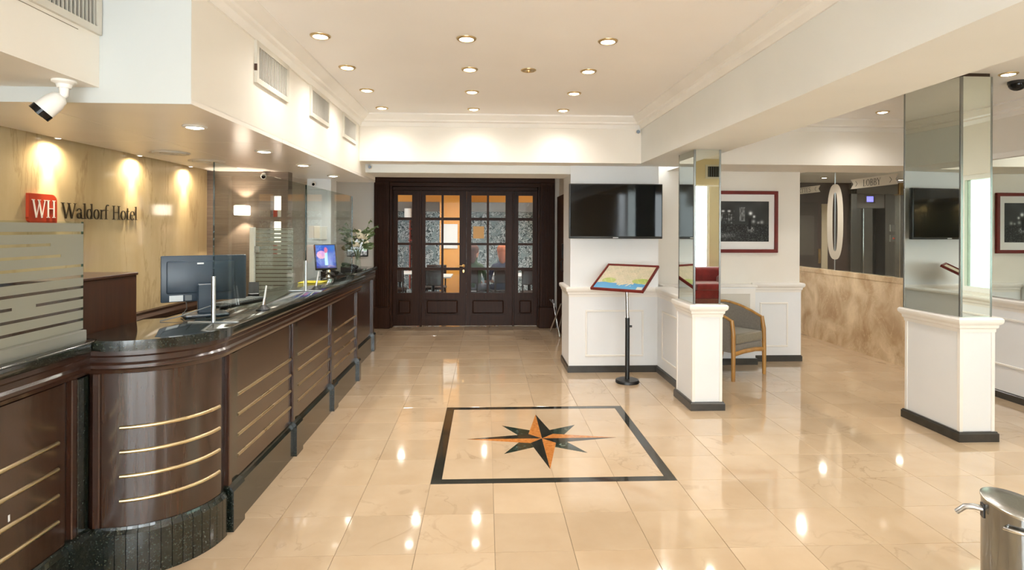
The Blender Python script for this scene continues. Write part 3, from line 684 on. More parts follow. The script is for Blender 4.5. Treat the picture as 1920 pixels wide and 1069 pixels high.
# ------------------------------------------------------------------ dark double doors
DW, DH = 'door_wood', 'door_wood_h'
DY = 9.81
dn = thing('door_1', 'dark mahogany glazed double doors with narrow side lights', 'door', (-0.35, 9.81, 0), kind='structure')
def frame_part(name, X0, X1, z0, z1, y0, y1, m=DW, parent=None, bev=0.004): return MB().box(X0, X1, y0, y1, z0, z1, bev=bev).build(name, m, parent or dn)
# fluted pilasters, plinth blocks and head
for X0, X1 in ((-1.83, -1.585), (0.90, 1.14)):
    frame_part('pilaster', X0, X1, 0.345, 2.49, 9.60, 9.70)
    n = 7
    for k in range(n):
        x = X0+0.014+(X1-X0-0.028)*(k+0.5)/n
        MB().box(x-0.010, x+0.010, 9.588, 9.602, 0.36, 2.36, bev=0.005).build('flute', DW, dn)
    frame_part('plinth_block', X0-0.02, X1+0.02, 0.0, 0.345, 9.57, 9.70, bev=0.008)
frame_part('head', -1.83, 1.14, 2.40, 2.49, 9.585, 9.70, DH)
frame_part('head_step', -1.585, 0.90, 2.335, 2.40, 9.63, 9.78, DH)
for X0, X1 in ((-1.585, -1.545), (0.865, 0.90)): frame_part('jamb', X0, X1, 0.0, 2.335, 9.66, 9.90)
frame_part('head_rail', -1.545, 0.865, 2.275, 2.335, 9.72, 9.86, DH)
frame_part('mullion', -1.10, -1.072, 0.0, 2.275, 9.75, 9.86); frame_part('mullion', 0.447, 0.475, 0.0, 2.275, 9.75, 9.86)
rows = [(0.56, 0.94), (0.985, 1.362), (1.40, 1.778), (1.825, 2.20)]
def leaf(name, X0, X1, cols, panel, handle=False, label=None):
    lf = bpy.data.objects.new(name, None); COL.objects.link(lf); lf.parent = dn; lf.location = (0, 0, 0)
    w0, w1 = Vector(dn.location), None
    m = MB()
    y0, y1 = 9.79, 9.835
    m.box(X0, cols[0][0], y0, y1, 0.012, 2.272); m.box(cols[-1][1], X1, y0, y1, 0.012, 2.272)
    m.box(cols[0][0], cols[-1][1], y0, y1, 0.012, 0.19); m.box(cols[0][0], cols[-1][1], y0, y1, 0.46, 0.56); m.box(cols[0][0], cols[-1][1], y0, y1, 2.20, 2.272)
    m.box(cols[0][0], cols[-1][1], y0+0.018, y1-0.008, 0.19, 0.46)
    m.build('stiles_and_rails', DW, lf)
    gb = MB()
    for k in range(3): gb.box(cols[0][0], cols[-1][1], y0+0.004, y1-0.004, rows[k][1], rows[k+1][0])
    for k in range(len(cols)-1): gb.box(cols[k][1], cols[k+1][0], y0+0.002, y1-0.004, 0.56, 2.20)
    gb.build('glazing_bars', DW, lf)
    MB().box(panel[0], panel[1], y0-0.003, y0+0.024, 0.215, 0.435, bev=0.018).build('raised_panel', DW, lf)
    for c in cols:
        for r in rows:
            pn = MB().box(c[0], c[1], y0+0.020, y0+0.024, r[0], r[1]).build('pane', 'glass_pane', lf)
            bd = MB(); d = 0.012
            for a, b, q, w in ((c[0], c[1], r[0], r[0]+d), (c[0], c[1], r[1]-d, r[1]), (c[0], c[0]+d, r[0]+d, r[1]-d), (c[1]-d, c[1], r[0]+d, r[1]-d)): bd.box(a, b, y0+0.0165, y0+0.0195, q, w)
    if handle:
        hx = X1-0.045
        hd = MB(); hd.lathe([(0.0, 0.0), (0.026, 0.0), (0.026, 0.006), (0.012, 0.012), (0.010, 0.045), (0.0, 0.048)], (0, 0, 0), 16, 'Y')
        hd.v = [(hx+p[0], y0-p[1], 1.015+p[2]) for p in hd.v]
        hd.tube([(hx, y0-0.042, 1.015), (hx-0.05, y0-0.046, 1.018), (hx-0.11, y0-0.042, 1.008)], [0.009, 0.008, 0.006], 8)
        hd.build('lever_handle', 'brass', lf, smooth=50)
        ky = MB(); ky.lathe([(0.0, 0.0), (0.022, 0.0), (0.020, 0.008), (0.0, 0.010)], (0, 0, 0), 14, 'Y'); ky.v = [(hx+p[0]*0.8, y0-p[1], 0.925+p[2]*1.3) for p in ky.v]
        ky.build('key_plate', 'brass', lf, smooth=50)
    return lf
leaf('side_light', -1.545, -1.10, [(-1.475, -1.235)], (-1.455, -1.255))
leaf('door_leaf', -1.072, -0.328, [(-1.013, -0.746), (-0.710, -0.442)], (-0.985, -0.47), True)
leaf('door_leaf', -0.325, 0.447, [(-0.245, 0.015), (0.051, 0.33)], (-0.22, 0.305))
leaf('side_light', 0.475, 0.865, [(0.547, 0.791)], (0.567, 0.771))
nt_ = MB().box(-0.215, -0.03, 9.799, 9.8005, 1.475, 1.68).build('notice', 'paper_notice' if 'paper_notice' in M else 'amber_lit', None)
tag(nt_, 'small amber paper notice taped inside the right door glass', 'notice')

# side door in the vestibule wall and a folded luggage rack
sd = thing('door_2', 'tall dark brown side door in the vestibule wall', 'door', (1.2, 9.05, 0), kind='structure')
MB().box(1.175, 1.215, 8.50, 9.58, 0.01, 2.17, bev=0.004).build('leaf', DW, sd)
MB().box(1.160, 1.176, 8.56, 8.66, 1.62, 2.08, bev=0.002).build('glass_slit', 'hall_cream', sd)
MB().box(1.13, 1.175, 8.58, 8.68, 1.20, 1.42, bev=0.008).build('closer_box', 'black_plastic', sd)
MB().tube([(1.17, 8.60, 1.18), (1.12, 8.60, 1.16), (1.12, 8.60, 1.02), (1.17, 8.60, 1.0)], 0.010, 8).build('handle', 'black_plastic', sd, smooth=50)
lr = thing('luggage_rack', 'folding white metal luggage rack leaning by the pier', 'luggage rack', (1.08, 8.9, 0))
MB().tube([(1.03, 9.25, 0.01), (1.12, 8.62, 0.52)], 0.011, 8).build('leg', 'alu', lr, smooth=50)
MB().tube([(1.12, 8.72, 0.01), (1.06, 9.15, 0.52)], 0.011, 8).build('leg', 'alu', lr, smooth=50)
MB().tube([(1.16, 9.2, 0.01), (1.18, 8.6, 0.52)], 0.011, 8).build('leg', 'alu', lr, smooth=50)
MB().tube([(1.02, 9.16, 0.52), (1.02, 8.62, 0.52)], 0.009, 8).build('top_bar', 'alu', lr, smooth=50)
# ------------------------------------------------------------------ lettering (hand-drawn serif strokes)
def ell(cx, cy, rx, ry, a0, a1, n=14): return [(cx+rx*math.cos(math.radians(a0+(a1-a0)*i/n)), cy+ry*math.sin(math.radians(a0+(a1-a0)*i/n))) for i in range(n+1)]
TK, TN = 0.125, 0.05
def ring(cx, cy, rx, ry, a0=0, a1=360, n=22):
    pts = ell(cx, cy, rx, ry, a0, a1, n); ws = [TN+(TK-TN)*abs(math.cos(math.radians(a0+(a1-a0)*i/n)))**1.5 for i in range(n+1)]
    return (pts, ws)
def sf(x, y, w=0.22): return ([(x-w/2, y), (x+w/2, y)], TN)
GL = {
 'W': (1.12, [([(0.08, .98), (.34, 0.0)], TK), ([(.34, 0.0), (.58, .98)], TN), ([(.52, .98), (.78, 0.0)], TK), ([(.78, 0.0), (1.02, .98)], TN), sf(.08, .975, .24), sf(.55, .975, .24), sf(1.02, .975, .2)]),
 'H': (0.80, [([(.16, 0), (.16, 1)], TK), ([(.64, 0), (.64, 1)], TK), ([(.16, .52), (.64, .52)], TN), sf(.16, .975, .26), sf(.64, .975, .26), sf(.16, .025, .26), sf(.64, .025, .26)]),
 'a': (0.52, [([(.38, .46), (.38, .06), (.46, .03)], TK*.95), (ell(.22, .48, .16, .18, 170, 0, 10), TN*1.5), ring(.22, .19, .15, .17)]),
 'l': (0.28, [([(.14, 0), (.14, 1.03)], TK), sf(.14, .025, .25), ([(.02, .99), (.14, 1.01)], TN)]),
 'd': (0.58, [([(.44, 0), (.44, 1.03)], TK), ring(.25, .33, .18, .33), ([(.33, .99), (.44, 1.01)], TN), ([(.44, .03), (.55, .03)], TN)]),
 'o': (0.56, [ring(.28, .33, .205, .33)]),
 'r': (0.42, [([(.14, 0), (.14, .66)], TK), sf(.14, .025, .25), (ell(.30, .46, .14, .18, 165, 55, 8), TN*1.6), ([(.03, .64), (.14, .65)], TN)]),
 'f': (0.36, [([(.15, 0), (.15, .82)], TK), sf(.15, .025, .25), (ell(.29, .82, .14, .2, 180, 50, 8), TN*1.7), ([(.02, .64), (.33, .64)], TN)]),
 't': (0.38, [([(.16, .12), (.16, .88)], TK), (ell(.27, .14, .11, .12, 180, 300, 8), TN*1.5), ([(.02, .64), (.34, .64)], TN)]),
 'e': (0.52, [ring(.27, .33, .2, .33, 5, 320), ([(.08, .36), (.47, .36)], TN)]),
 'L': (0.62, [([(.16, 0), (.16, 1)], TK), sf(.16, .975, .26), ([(.03, .025), (.56, .025)], TN), ([(.56, 0), (.56, .2)], TN)]),
 'O': (0.86, [ring(.42, .5, .31, .47)]),
 'B': (0.70, [([(.16, 0), (.16, 1)], TK), ring(.30, .74, .22, .235, 90, -90, 12), ring(.30, .26, .27, .255, 90, -90, 12), ([(.04, .975), (.31, .975)], TN), ([(.04, .5), (.31, .5)], TN), ([(.04, .025), (.31, .025)], TN)]),
 'Y': (0.76, [([(.10, .98), (.38, .48)], TK), ([(.66, .98), (.38, .48)], TN), ([(.38, .5), (.38, 0)], TK), sf(.10, .975, .22), sf(.66, .975, .18), sf(.38, .025, .26)]),
 'E': (0.66, [([(.16, 0), (.16, 1)], TK), ([(.04, .975), (.56, .975)], TN), ([(.16, .52), (.44, .52)], TN), ([(.04, .025), (.58, .025)], TN), ([(.56, .8), (.56, 1)], TN), ([(.58, 0), (.58, .2)], TN)]),
 'T': (0.70, [([(.35, 0), (.35, 1)], TK), ([(.04, .975), (.66, .975)], TN), ([(.05, .78), (.05, 1)], TN), ([(.65, .78), (.65, 1)], TN), sf(.35, .025, .26)]),
 'S': (0.58, [(ell(.29, .74, .19, .22, 30, 270, 12)+ell(.29, .28, .2, .25, 90, -150, 12), TK*.8)]),
 ' ': (0.34, []),
}
def write(text, P, hgt, width, depth, mat, parent, letter='letter', wf=1.0):
    """P(u, v, d) maps text plane metres to world; letters become parts"""
    adv = sum(GL[c][0] for c in text); sx = width/adv; u = 0.0
    for c in text:
        a, strokes = GL[c]; m = MB()
        for pts, w in strokes:
            n = len(pts); ws = w if isinstance(w, list) else [w]*n
            q = [Vector((u+p[0])*1 for p in [p]) if False else Vector(((u+p[0])*sx, p[1]*hgt)) for p in pts]
            vs_ = []
            for i in range(n):
                d = (q[min(i+1, n-1)]-q[max(i-1, 0)]).normalized(); nn = Vector((-d.y, d.x))*ws[i]*hgt*0.5*wf
                for s_ in (1, -1):
                    for dd in (0.0, depth): vs_.append(P(q[i].x+nn.x*s_, q[i].y+nn.y*s_, dd))
            fs = []
            for i in range(n-1):
                b = 4*i; fs += [(b, b+4, b+6, b+2), (b+1, b+3, b+7, b+5), (b, b+1, b+5, b+4), (b+2, b+6, b+7, b+3)]
            fs += [(0, 2, 3, 1), (4*n-4, 4*n-3, 4*n-1, 4*n-2)]
            m.add(vs_, fs)
        if strokes: m.build(letter, mat, parent)
        u += a
# hotel sign on the marble wall
WXL = -2.79
sg = thing('hotel_sign', 'red emblem plate with white monogram beside raised dark lettering on the marble wall', 'sign', (WXL, 4.2, 1.65))
ep = [(3.653, 1.838), (3.653, 1.685)]+[(3.688-0.035*math.cos(a*PI/16), 1.69-0.035*math.sin(a*PI/16)) for a in range(9)]+[(3.887, 1.655), (3.887, 1.79)]+[(3.842+0.045*math.cos(a*PI/16), 1.793+0.045*math.sin(a*PI/16)) for a in range(9)]
em = MB(); n = len(ep)
em.add([(WXL+0.002, y, z) for y, z in ep]+[(WXL+0.020, y, z) for y, z in ep], [tuple(range(n)), tuple(range(2*n-1, n-1, -1))]+[(i, (i+1) % n, n+(i+1) % n, n+i) for i in range(n)])
epo = em.build('emblem_plate', 'sign_red', sg)
write('WH', lambda u, v, d: (WXL+0.0205+d, 3.678+u, 1.690+v), 0.112, 0.195, 0.003, 'sign_white', epo, wf=0.8)
write('Waldorf Hotel', lambda u, v, d: (WXL+0.004+d, 3.945+u, 1.690+v), 0.104, 0.83, 0.006, 'sign_letter', sg, wf=0.72)
# banners on the glass of the lift hall
GXX = 5.0438
def banner(label, y0, y1, z0, z1, name, text, ty0, ty1, tz, th, fl=1):
    t = thing(name, label, 'sign', (GXX, (y0+y1)/2, z0))
    zm = (z0+z1)/2; pts = [(y0, z0), (y0-0.06, zm), (y0, z1), (y1, z1), (y1+0.05, zm), (y1, z0)]
    m = MB(); n = len(pts)
    m.add([(GXX, y, z) for y, z in pts]+[(GXX-0.0015, y, z) for y, z in pts], [tuple(range(n)), tuple(range(2*n-1, n-1, -1))]+[(i, (i+1) % n, n+(i+1) % n, n+i) for i in range(n)])
    m.build('band', 'band_grey', t)
    write(text, lambda u, v, d: (GXX-0.002-d, ty0-u, tz+v), th, ty0-ty1, 0.001, 'letter_dark', t)
    for yy, sgn in ((y0-0.13, 1), (y1+0.13, 1)):
        c = MB()
        for s_ in (1, -1): c.tube([(GXX-0.002, yy+0.02*fl, zm+s_*0.035), (GXX-0.002, yy-0.015*fl, zm)], 0.003, 6)
        c.build('chevron', 'letter_dark', t)
banner('grey arrow banner reading LOBBY on the lift hall glass', 7.83, 6.90, 2.205, 2.335, 'lobby_banner', 'LOBBY', 7.565, 7.215, 2.224, 0.088)
banner('grey arrow banner ending in the letters ETTES beside the large numeral', 9.25, 8.56, 2.215, 2.318, 'direction_banner', 'ETTES', 9.16, 8.82, 2.232, 0.072, -1)

# ------------------------------------------------------------------ lift hall contents
hb = MB(); hb.box(5.1, 7.06, 11.0, 11.2, 0, 2.6); hb.box(8.22, 8.8, 11.0, 11.2, 0, 2.6)
struct('wall_hall', hb, 'dark_brown_wall', 'dark brown rear wall of the lift hall', 'wall')
struct('wall_hall_side', MB().box(8.65, 8.8, 6.4, 11.0, 0, 2.6).box(5.0, 5.12, 9.5, 11.2, 0, 2.6), 'hall_grey', 'grey side wall of the lift hall', 'wall')
lf_ = thing('lift', 'steel lift portal with half-open door and small lit display', 'lift', (7.5, 11.0, 0))
MB().box(7.05, 7.17, 10.93, 11.25, 0, 2.44, bev=0.004).build('portal_jamb', 'steel', lf_)
MB().box(7.17, 7.30, 11.02, 11.25, 0, 2.10).build('door_pocket', 'steel', lf_)
MB().box(7.76, 8.0, 10.97, 11.25, 0, 2.6).build('portal_jamb', 'steel', lf_)
MB().box(7.05, 8.0, 10.93, 11.2, 2.345, 2.6).build('fascia', 'hall_grey', lf_)
hd_ = MB().box(7.17, 7.76, 11.0, 11.2, 2.075, 2.345, bev=0.003).build('header_panel', 'hall_grey', lf_)
MB().box(7.36, 7.57, 10.99, 11.0, 2.17, 2.325, bev=0.002).build('display_bezel', 'steel', hd_)
MB().box(7.40, 7.53, 10.985, 10.99, 2.195, 2.30).build('display', 'lift_display', hd_)
for x in (7.32, 7.345, 7.37): MB().box(x, x+0.014, 11.06, 11.09, 0, 2.075).build('door_edge', 'steel_bright', lf_)
MB().box(7.385, 7.56, 11.05, 11.08, 0, 2.075).build('sliding_door', 'steel_bright', lf_)
cb_ = MB(); cb_.box(7.2, 7.8, 11.9, 12.0, 0, 2.2); cb_.box(7.2, 7.3, 11.1, 11.9, 0, 2.2); cb_.box(7.76, 7.85, 11.25, 11.9, 0, 2.2); cb_.box(7.2, 7.8, 11.1, 11.9, 2.15, 2.2)
cb_.build('cabin', 'black_plastic', lf_); MB().box(7.58, 7.76, 11.85, 11.9, 1.0, 1.12).build('cabin_rail', 'steel_bright', lf_)
for z in (1.62, 1.42): MB().box(7.85, 7.96, 10.955, 10.97, z, z+0.13, bev=0.003).build('call_panel', 'steel_bright', lf_)
MB().lathe([(0.0, 0), (0.018, 0), (0.016, 0.008), (0, 0.01)], (7.915, 10.945, 1.485), 12, 'Y').build('call_button', 'sign_red', lf_)
hp = thing('brass_pillar', 'brushed brass and steel pillar beside the lift', 'pillar', (8.1, 10.95, 0))
MB().box(8.0, 8.22, 10.9, 11.1, 0, 2.33, bev=0.01).build('shaft', 'steel', hp); MB().box(7.98, 8.24, 10.88, 11.1, 2.33, 2.6, bev=0.01).build('capital', 'brass', hp)
MB().box(8.08, 8.16, 10.885, 10.9, 1.12, 1.42, bev=0.003).build('button_plate', 'black_plastic', hp)
for z in (1.22, 1.33): MB().lathe([(0.0, 0), (0.014, 0), (0.012, -0.008), (0, -0.01)], (8.12, 10.884, z), 10, 'Y').build('button', 'steel_bright', hp)
hd2 = thing('door_3', 'dark wooden door with frosted pane in the lift hall', 'door', (6.2, 10.95, 0), kind='structure')
MB().box(5.7, 6.40, 10.94, 10.99, 0, 2.17, bev=0.004).build('leaf', 'dark_wood', hd2)
MB().box(5.80, 6.32, 10.93, 10.942, 1.16, 1.92).build('frosted_pane', 'hall_taupe', hd2)
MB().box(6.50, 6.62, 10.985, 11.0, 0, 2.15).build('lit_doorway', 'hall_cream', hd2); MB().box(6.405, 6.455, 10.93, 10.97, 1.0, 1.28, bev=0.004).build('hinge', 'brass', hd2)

# ------------------------------------------------------------------ lamps
def downlight(label, x, y, z, r=0.058, group=None, watt=None, ringmat='lamp_brass', first={}):
    t = thing('ceiling_downlight', label, 'downlight', (x, y, z), group=group)
    if ringmat not in first:
        MB().lathe([(r*0.78, -0.004), (r*0.80, -0.010), (r*0.95, -0.012), (r*1.1, -0.006), (r*1.12, -0.0005), (r*0.78, -0.0005), (r*0.78, -0.004)], (0, 0, 0), 24).build('trim_ring', ringmat, t, world=False, smooth=50)
        MB().lathe([(0.0001, -0.016), (r*0.35, -0.0145), (r*0.65, -0.009), (r*0.79, -0.003)], (0, 0, 0), 20).build('bulb', 'bulb', t, world=False, smooth=60)
        first[ringmat] = t
    else:
        for ch in kids(first[ringmat]):
            if ch.type == 'MESH': c = ch.copy(); COL.objects.link(c); c.parent = t
    w = LAMP_W if watt is None else watt
    if w:
        l = bpy.data.lights.new('lamp', 'SPOT'); l.energy = w; l.color = LAMP_COL; l.spot_size = math.radians(150); l.spot_blend = 0.9; l.shadow_soft_size = 0.05
        o = bpy.data.objects.new('lamp', l); COL.objects.link(o); o.parent = t; o.location = (0, 0, -0.03)
    return t
G1 = 'recessed lights of the main ceiling'
cols_ = [(-1.06, 'above the counter'), (-0.13, 'along the middle'), (0.79, 'beside the long beam')]
rows_ = [(3.76, 'front visible row'), (4.48, 'second row'), (5.21, 'third row'), (5.96, 'row nearest the lintel')]
for y, rn in rows_:
    for x, cn in cols_: downlight('round brass-rimmed recessed downlight %s, %s' % (cn, rn), x, y, CZ, group=G1)
for k, y in enumerate((2.3, 0.84, -0.63, -2.1)):  # unseen lamps added behind the viewpoint to light the lobby
    for x, cn in cols_[1:]: downlight('added unseen downlight %s, %s row from the street glazing, behind the viewpoint' % (cn, ('fourth', 'third', 'second', 'first')[k]), x, y, CZ, group='added fill lights behind the viewpoint', watt=LAMP_W*0.6)
for x, y, nm in ((4.07, 4.36, 'next to the wide mirrored column'), (4.09, 5.83, 'near the lift corridor header'), (2.95, 2.9, 'over the seating side'), (4.1, 2.9, 'near the mirror wall'), (2.95, 1.2, 'by the seating bulkhead'), (4.1, 1.2, 'in the seating corner'), (3.0, 4.36, 'between the mirrored columns'), (3.2, -1.2, 'beside the red sofa'), (4.7, -1.3, 'over the red sofa, added to brighten the wall')):  # lamp over the sofa added to brighten the wall in the column mirror
    downlight('recessed downlight in the side ceiling '+nm, x, y, CZ, group='recessed lights of the side ceiling', watt=LAMP_W*(1.4 if y > 5 else 3.0 if y > 4 else 1.4))
for y, nm in ((3.341, 'nearest the viewer'), (4.362, 'second along the counter'), (5.28, 'third along the counter'), (6.307, 'furthest along the counter')):
    downlight('downlight in the reception soffit '+nm, -1.635, y, 2.2, group='soffit lights over the counter', watt=LAMP_W*1.4, ringmat='vent_white')
for x, y, nm in ((-1.0, 8.5, 'left rear'), (-0.12, 8.5, 'right rear'), (-1.0, 7.75, 'left front'), (-0.12, 7.75, 'right front')):
    downlight('recessed light in the vestibule ceiling, '+nm, x, y, 2.62, group='vestibule lights', watt=LAMP_W*1.1)
downlight('recessed light in the lift hall ceiling', 5.9, 9.9, 2.56, group='lift hall lights', watt=LAMP_W*4); downlight('recessed light in the corridor ceiling', 4.45, 8.0, 2.56, group='lift hall lights', watt=LAMP_W*4); downlight('recessed light before the lift door', 7.5, 10.2, 2.56, group='lift hall lights', watt=LAMP_W*4)
# wall washers in the slot along the marble wall
for y, nm in ((2.07, 'over the counter wing'), (2.95, 'over the wooden cabinet'), (3.834, 'over the red emblem'), (4.711, 'at the end of the lettering'), (5.504, 'nearest the dark panelled wall')):
    t = thing('wall_washer', 'slim spot lamp in the ceiling slot '+nm, 'spotlight', (-2.728, y, 2.2), group='slot lamps along the marble wall')
    MB().lathe([(0.0001, 0.0), (0.020, -0.004), (0.024, -0.003), (0.025, -0.0003), (0.0001, -0.0003)], (0, 0, 0), 16).build('housing', 'vent_white', t, world=False)
    MB().lathe([(0.0001, -0.006), (0.012, -0.005), (0.015, -0.004)], (0, 0, 0), 12).build('lens', 'bulb_soft', t, world=False)
    for en, an in ((42, 40), (19, 165)):
        l = bpy.data.lights.new('lamp', 'SPOT'); l.energy = en; l.color = (1, 0.84, 0.60); l.spot_size = math.radians(an); l.spot_blend = 1.0; l.shadow_soft_size = 0.015
        o = bpy.data.objects.new('lamp', l); COL.objects.link(o); o.parent = t; o.location = (0, 0, -0.02); o.rotation_euler = (0, math.radians(6), 0)
# cube wall sconce
sn = thing('wall_sconce', 'glowing white cube sconce on the grey-brown wall', 'wall lamp', (-2.41, 5.94, 1.81))
MB().box(-2.48, -2.44, 5.89, 5.95, 1.765, 1.845, bev=0.002).build('bracket', 'steel', sn)
MB().box(-2.467, -2.347, 5.80, 5.92, 1.758, 1.855, bev=0.012, seg=3).build('shade', 'bulb_soft', sn, smooth=40)
for rx, dz in ((0, -0.07), (PI, 0.07)):
    l = bpy.data.lights.new('lamp', 'SPOT'); l.energy = 14; l.color = (1, 0.83, 0.66); l.spot_size = math.radians(100); l.spot_blend = 0.25; l.shadow_soft_size = 0.02
    o = bpy.data.objects.new('lamp', l); COL.objects.link(o); o.parent = sn; o.location = (0, -0.07, dz); o.rotation_euler = (rx, 0, 0)
# brass sprinkler rose / speaker
spk = thing('ceiling_speaker', 'small round bronze speaker rose between the ceiling lights', 'speaker', (0.324, 4.48, CZ))
MB().lathe([(0.0001, -0.012), (0.02, -0.012), (0.022, -0.006), (0.045, -0.004), (0.048, -0.008), (0.058, -0.006), (0.06, -0.0005)], (0, 0, 0), 24).build('rose', 'lamp_brass', spk, world=False, smooth=40)
MB().lathe([(0.0001, -0.02), (0.012, -0.019), (0.013, -0.011)], (0, 0, 0), 12).build('nozzle', 'brass', spk, world=False, smooth=40)
# round ceiling diffusers in the soffit
for k, (x, y) in enumerate(((-2.396, 4.508), (-2.372, 5.054))):
    t = thing('ceiling_diffuser', ['round ridged air diffuser in the soffit above the lettering', 'round flat plate in the soffit nearer the glass guard'][k], 'diffuser', (x, y, 2.2))
    MB().lathe([(0.0001, -0.004), (0.03, -0.004), (0.035, -0.012), (0.06, -0.010), (0.062, -0.004), (0.085, -0.012), (0.11, -0.010), (0.112, -0.003), (0.135, -0.008), (0.145, -0.0005)], (0, 0, 0), 28).build('rings', 'vent_white', t, world=False, smooth=35)
    MB().lathe([(0.0001, -0.0095), (0.02, -0.0095), (0.022, -0.004)], (0, 0, 0), 16).build('hub', 'vent_white', t, world=False)

# ------------------------------------------------------------------ air vents
def vent(label, x, y0, y1, z0, z1, nslat, rust=False):
    t = thing('air_vent', label, 'air vent', (x, (y0+y1)/2, z0))
    b = 0.032; f = MB()
    f.box(x, x+0.016, y0, y1, z0, z0+b); f.box(x, x+0.016, y0, y1, z1-b, z1); f.box(x, x+0.016, y0, y0+b, z0+b, z1-b); f.box(x, x+0.016, y1-b, y1, z0+b, z1-b)
    f.build('frame', 'vent_white', t); MB().box(x+0.0005, x+0.002, y0+b, y1-b, z0+b, z1-b).build('backing', 'vent_dark', t)
    sm = None; p = (y1-y0-2*b)/nslat
    for k in range(nslat):
        yc = y0+b+p*(k+0.5)
        MB().box(x+0.004, x+0.012, yc-p*0.2, yc+p*0.2, z0+b, z1-b).build('slat', 'slat_white', t)
    if rust: MB().box(x-0.0005, x+0.0165, y0-0.001, y0+0.004, z0+0.07, z0+0.11).build('rust_spot', 'cabinet_wood', t)
vent('white louvred air vent on the soffit nearest the viewer, rust spot on its edge', -1.36, 3.472, 4.03, 2.485, 2.735, 20, True)
vent('white louvred air vent in the middle of the soffit face', -1.36, 4.535, 5.063, 2.497, 2.735, 20)
vent('white louvred air vent on the soffit nearest the lintel', -1.36, 5.565, 6.105, 2.50, 2.735, 20)
vent('large dark-slotted air vent on the bulkhead above the bullet camera', -1.77, 1.85, 2.735, 2.505, 2.80, 34)
MB().box(-1.7695, -1.767, 1.6, 2.60, 2.487, 2.489).build('access_seam', 'seam', bk)
# vent on the rear bulkhead, seen only in the column mirror
t = thing('air_vent', 'dark louvred air vent on the beige rear bulkhead', 'air vent', (4.15, 0.5, 2.55))
MB().box(3.78, 4.45, 0.5, 0.512, 2.52, 2.76).build('frame', 'vent_white', t); MB().box(3.82, 4.41, 0.512, 0.514, 2.55, 2.73).build('backing', 'vent_dark', t)
for k in range(14): MB().box(3.835+k*0.04, 3.845+k*0.04, 0.514, 0.522, 2.55, 2.73).build('slat', 'grey_plastic', t)

# ------------------------------------------------------------------ cameras
bc = thing('bullet_camera', 'white bullet security camera with black front hung under the bulkhead', 'camera', (-1.84, 2.62, 2.27))
MB().lathe([(0.0001, -0.0005), (0.046, -0.0005), (0.046, -0.010), (0.03, -0.018), (0.026, -0.034), (0.0001, -0.034)], (0, 0, 0), 22).build('mount', 'white_plastic', bc, world=False, smooth=40)
MB().tube([(0, 0, -0.03), (0, 0, -0.062), (-0.014, -0.008, -0.078)], [0.019, 0.018, 0.014], 12).build('bracket', 'white_plastic', bc, world=False, smooth=50)
d = Vector((-0.62, -0.30, -0.72)).normalized(); p0 = Vector((-0.005, -0.002, -0.068))
MB().tube([p0, p0+d*0.012, p0+d*0.04, p0+d*0.095], [0.016, 0.032, 0.040, 0.044], 20).build('housing', 'white_plastic', bc, world=False, smooth=40)
MB().tube([p0+d*0.094, p0+d*0.12], [0.0445, 0.0445], 20).build('front_ring', 'black_gloss', bc, world=False, smooth=40)
MB().tube([p0+d*0.1195, p0+d*0.1225], [0.02, 0.018], 16).build('lens', 'glass_smoke', bc, world=False, smooth=40)
def minicam(label, loc, d, r=0.028):
    t = thing('security_camera', label, 'camera', loc, group='small white security cameras'); d = Vector(d).normalized()
    MB().ball((0, 0, 0), r, 14, 10).build('ball_housing', 'white_plastic', t, world=False, smooth=60)
    MB().tube([d*r*0.6, d*r*1.25], [r*0.72, r*0.62], 14).build('lens_barrel', 'black_gloss', t, world=False, smooth=40)
    MB().tube([Vector((0, 0, 0))-d*r*0.4, Vector((0, 0, 0))-d*r*1.5+Vector((0, 0, r*0.3))], [r*0.5, r*0.8], 12).build('mount', 'white_plastic', t, world=False, smooth=40)
minicam('small round white camera on the header left above the dark doors', (-1.30, 6.575, 2.323), (0.1, -1, -0.15))
minicam('small white ball camera in the cornice corner beside the long beam', (1.655, 6.275, 2.70), (-0.25, -1, -0.1), 0.03)
minicam('small white camera on the grey-brown wall above the cube sconce', (-2.22, 5.91, 2.15), (0.3, -1, -0.35))
minicam('small white camera high beside the white pillar', (-1.93, 6.60, 2.13), (0.2, -1, -0.35), 0.022)
for k, (x, y, r) in enumerate(((4.347, 4.573, 0.062), (4.335, 4.95, 0.05))):
    t = thing('dome_camera', ['black dome camera on the side ceiling right of the wide column', 'smaller black dome camera half hidden behind the wide column'][k], 'camera', (x, y, CZ))
    MB().lathe([(0.0001, -0.0005), (r*1.08, -0.0005), (r*1.08, -0.022), (r, -0.026)], (0, 0, 0), 22).build('collar', 'black_plastic', t, world=False, smooth=40)
    MB().lathe([(r*math.cos(a*PI/16), -0.026-r*0.85*math.sin(a*PI/16)) for a in range(9)], (0, 0, 0), 22).build('dome', 'black_gloss', t, world=False, smooth=60)
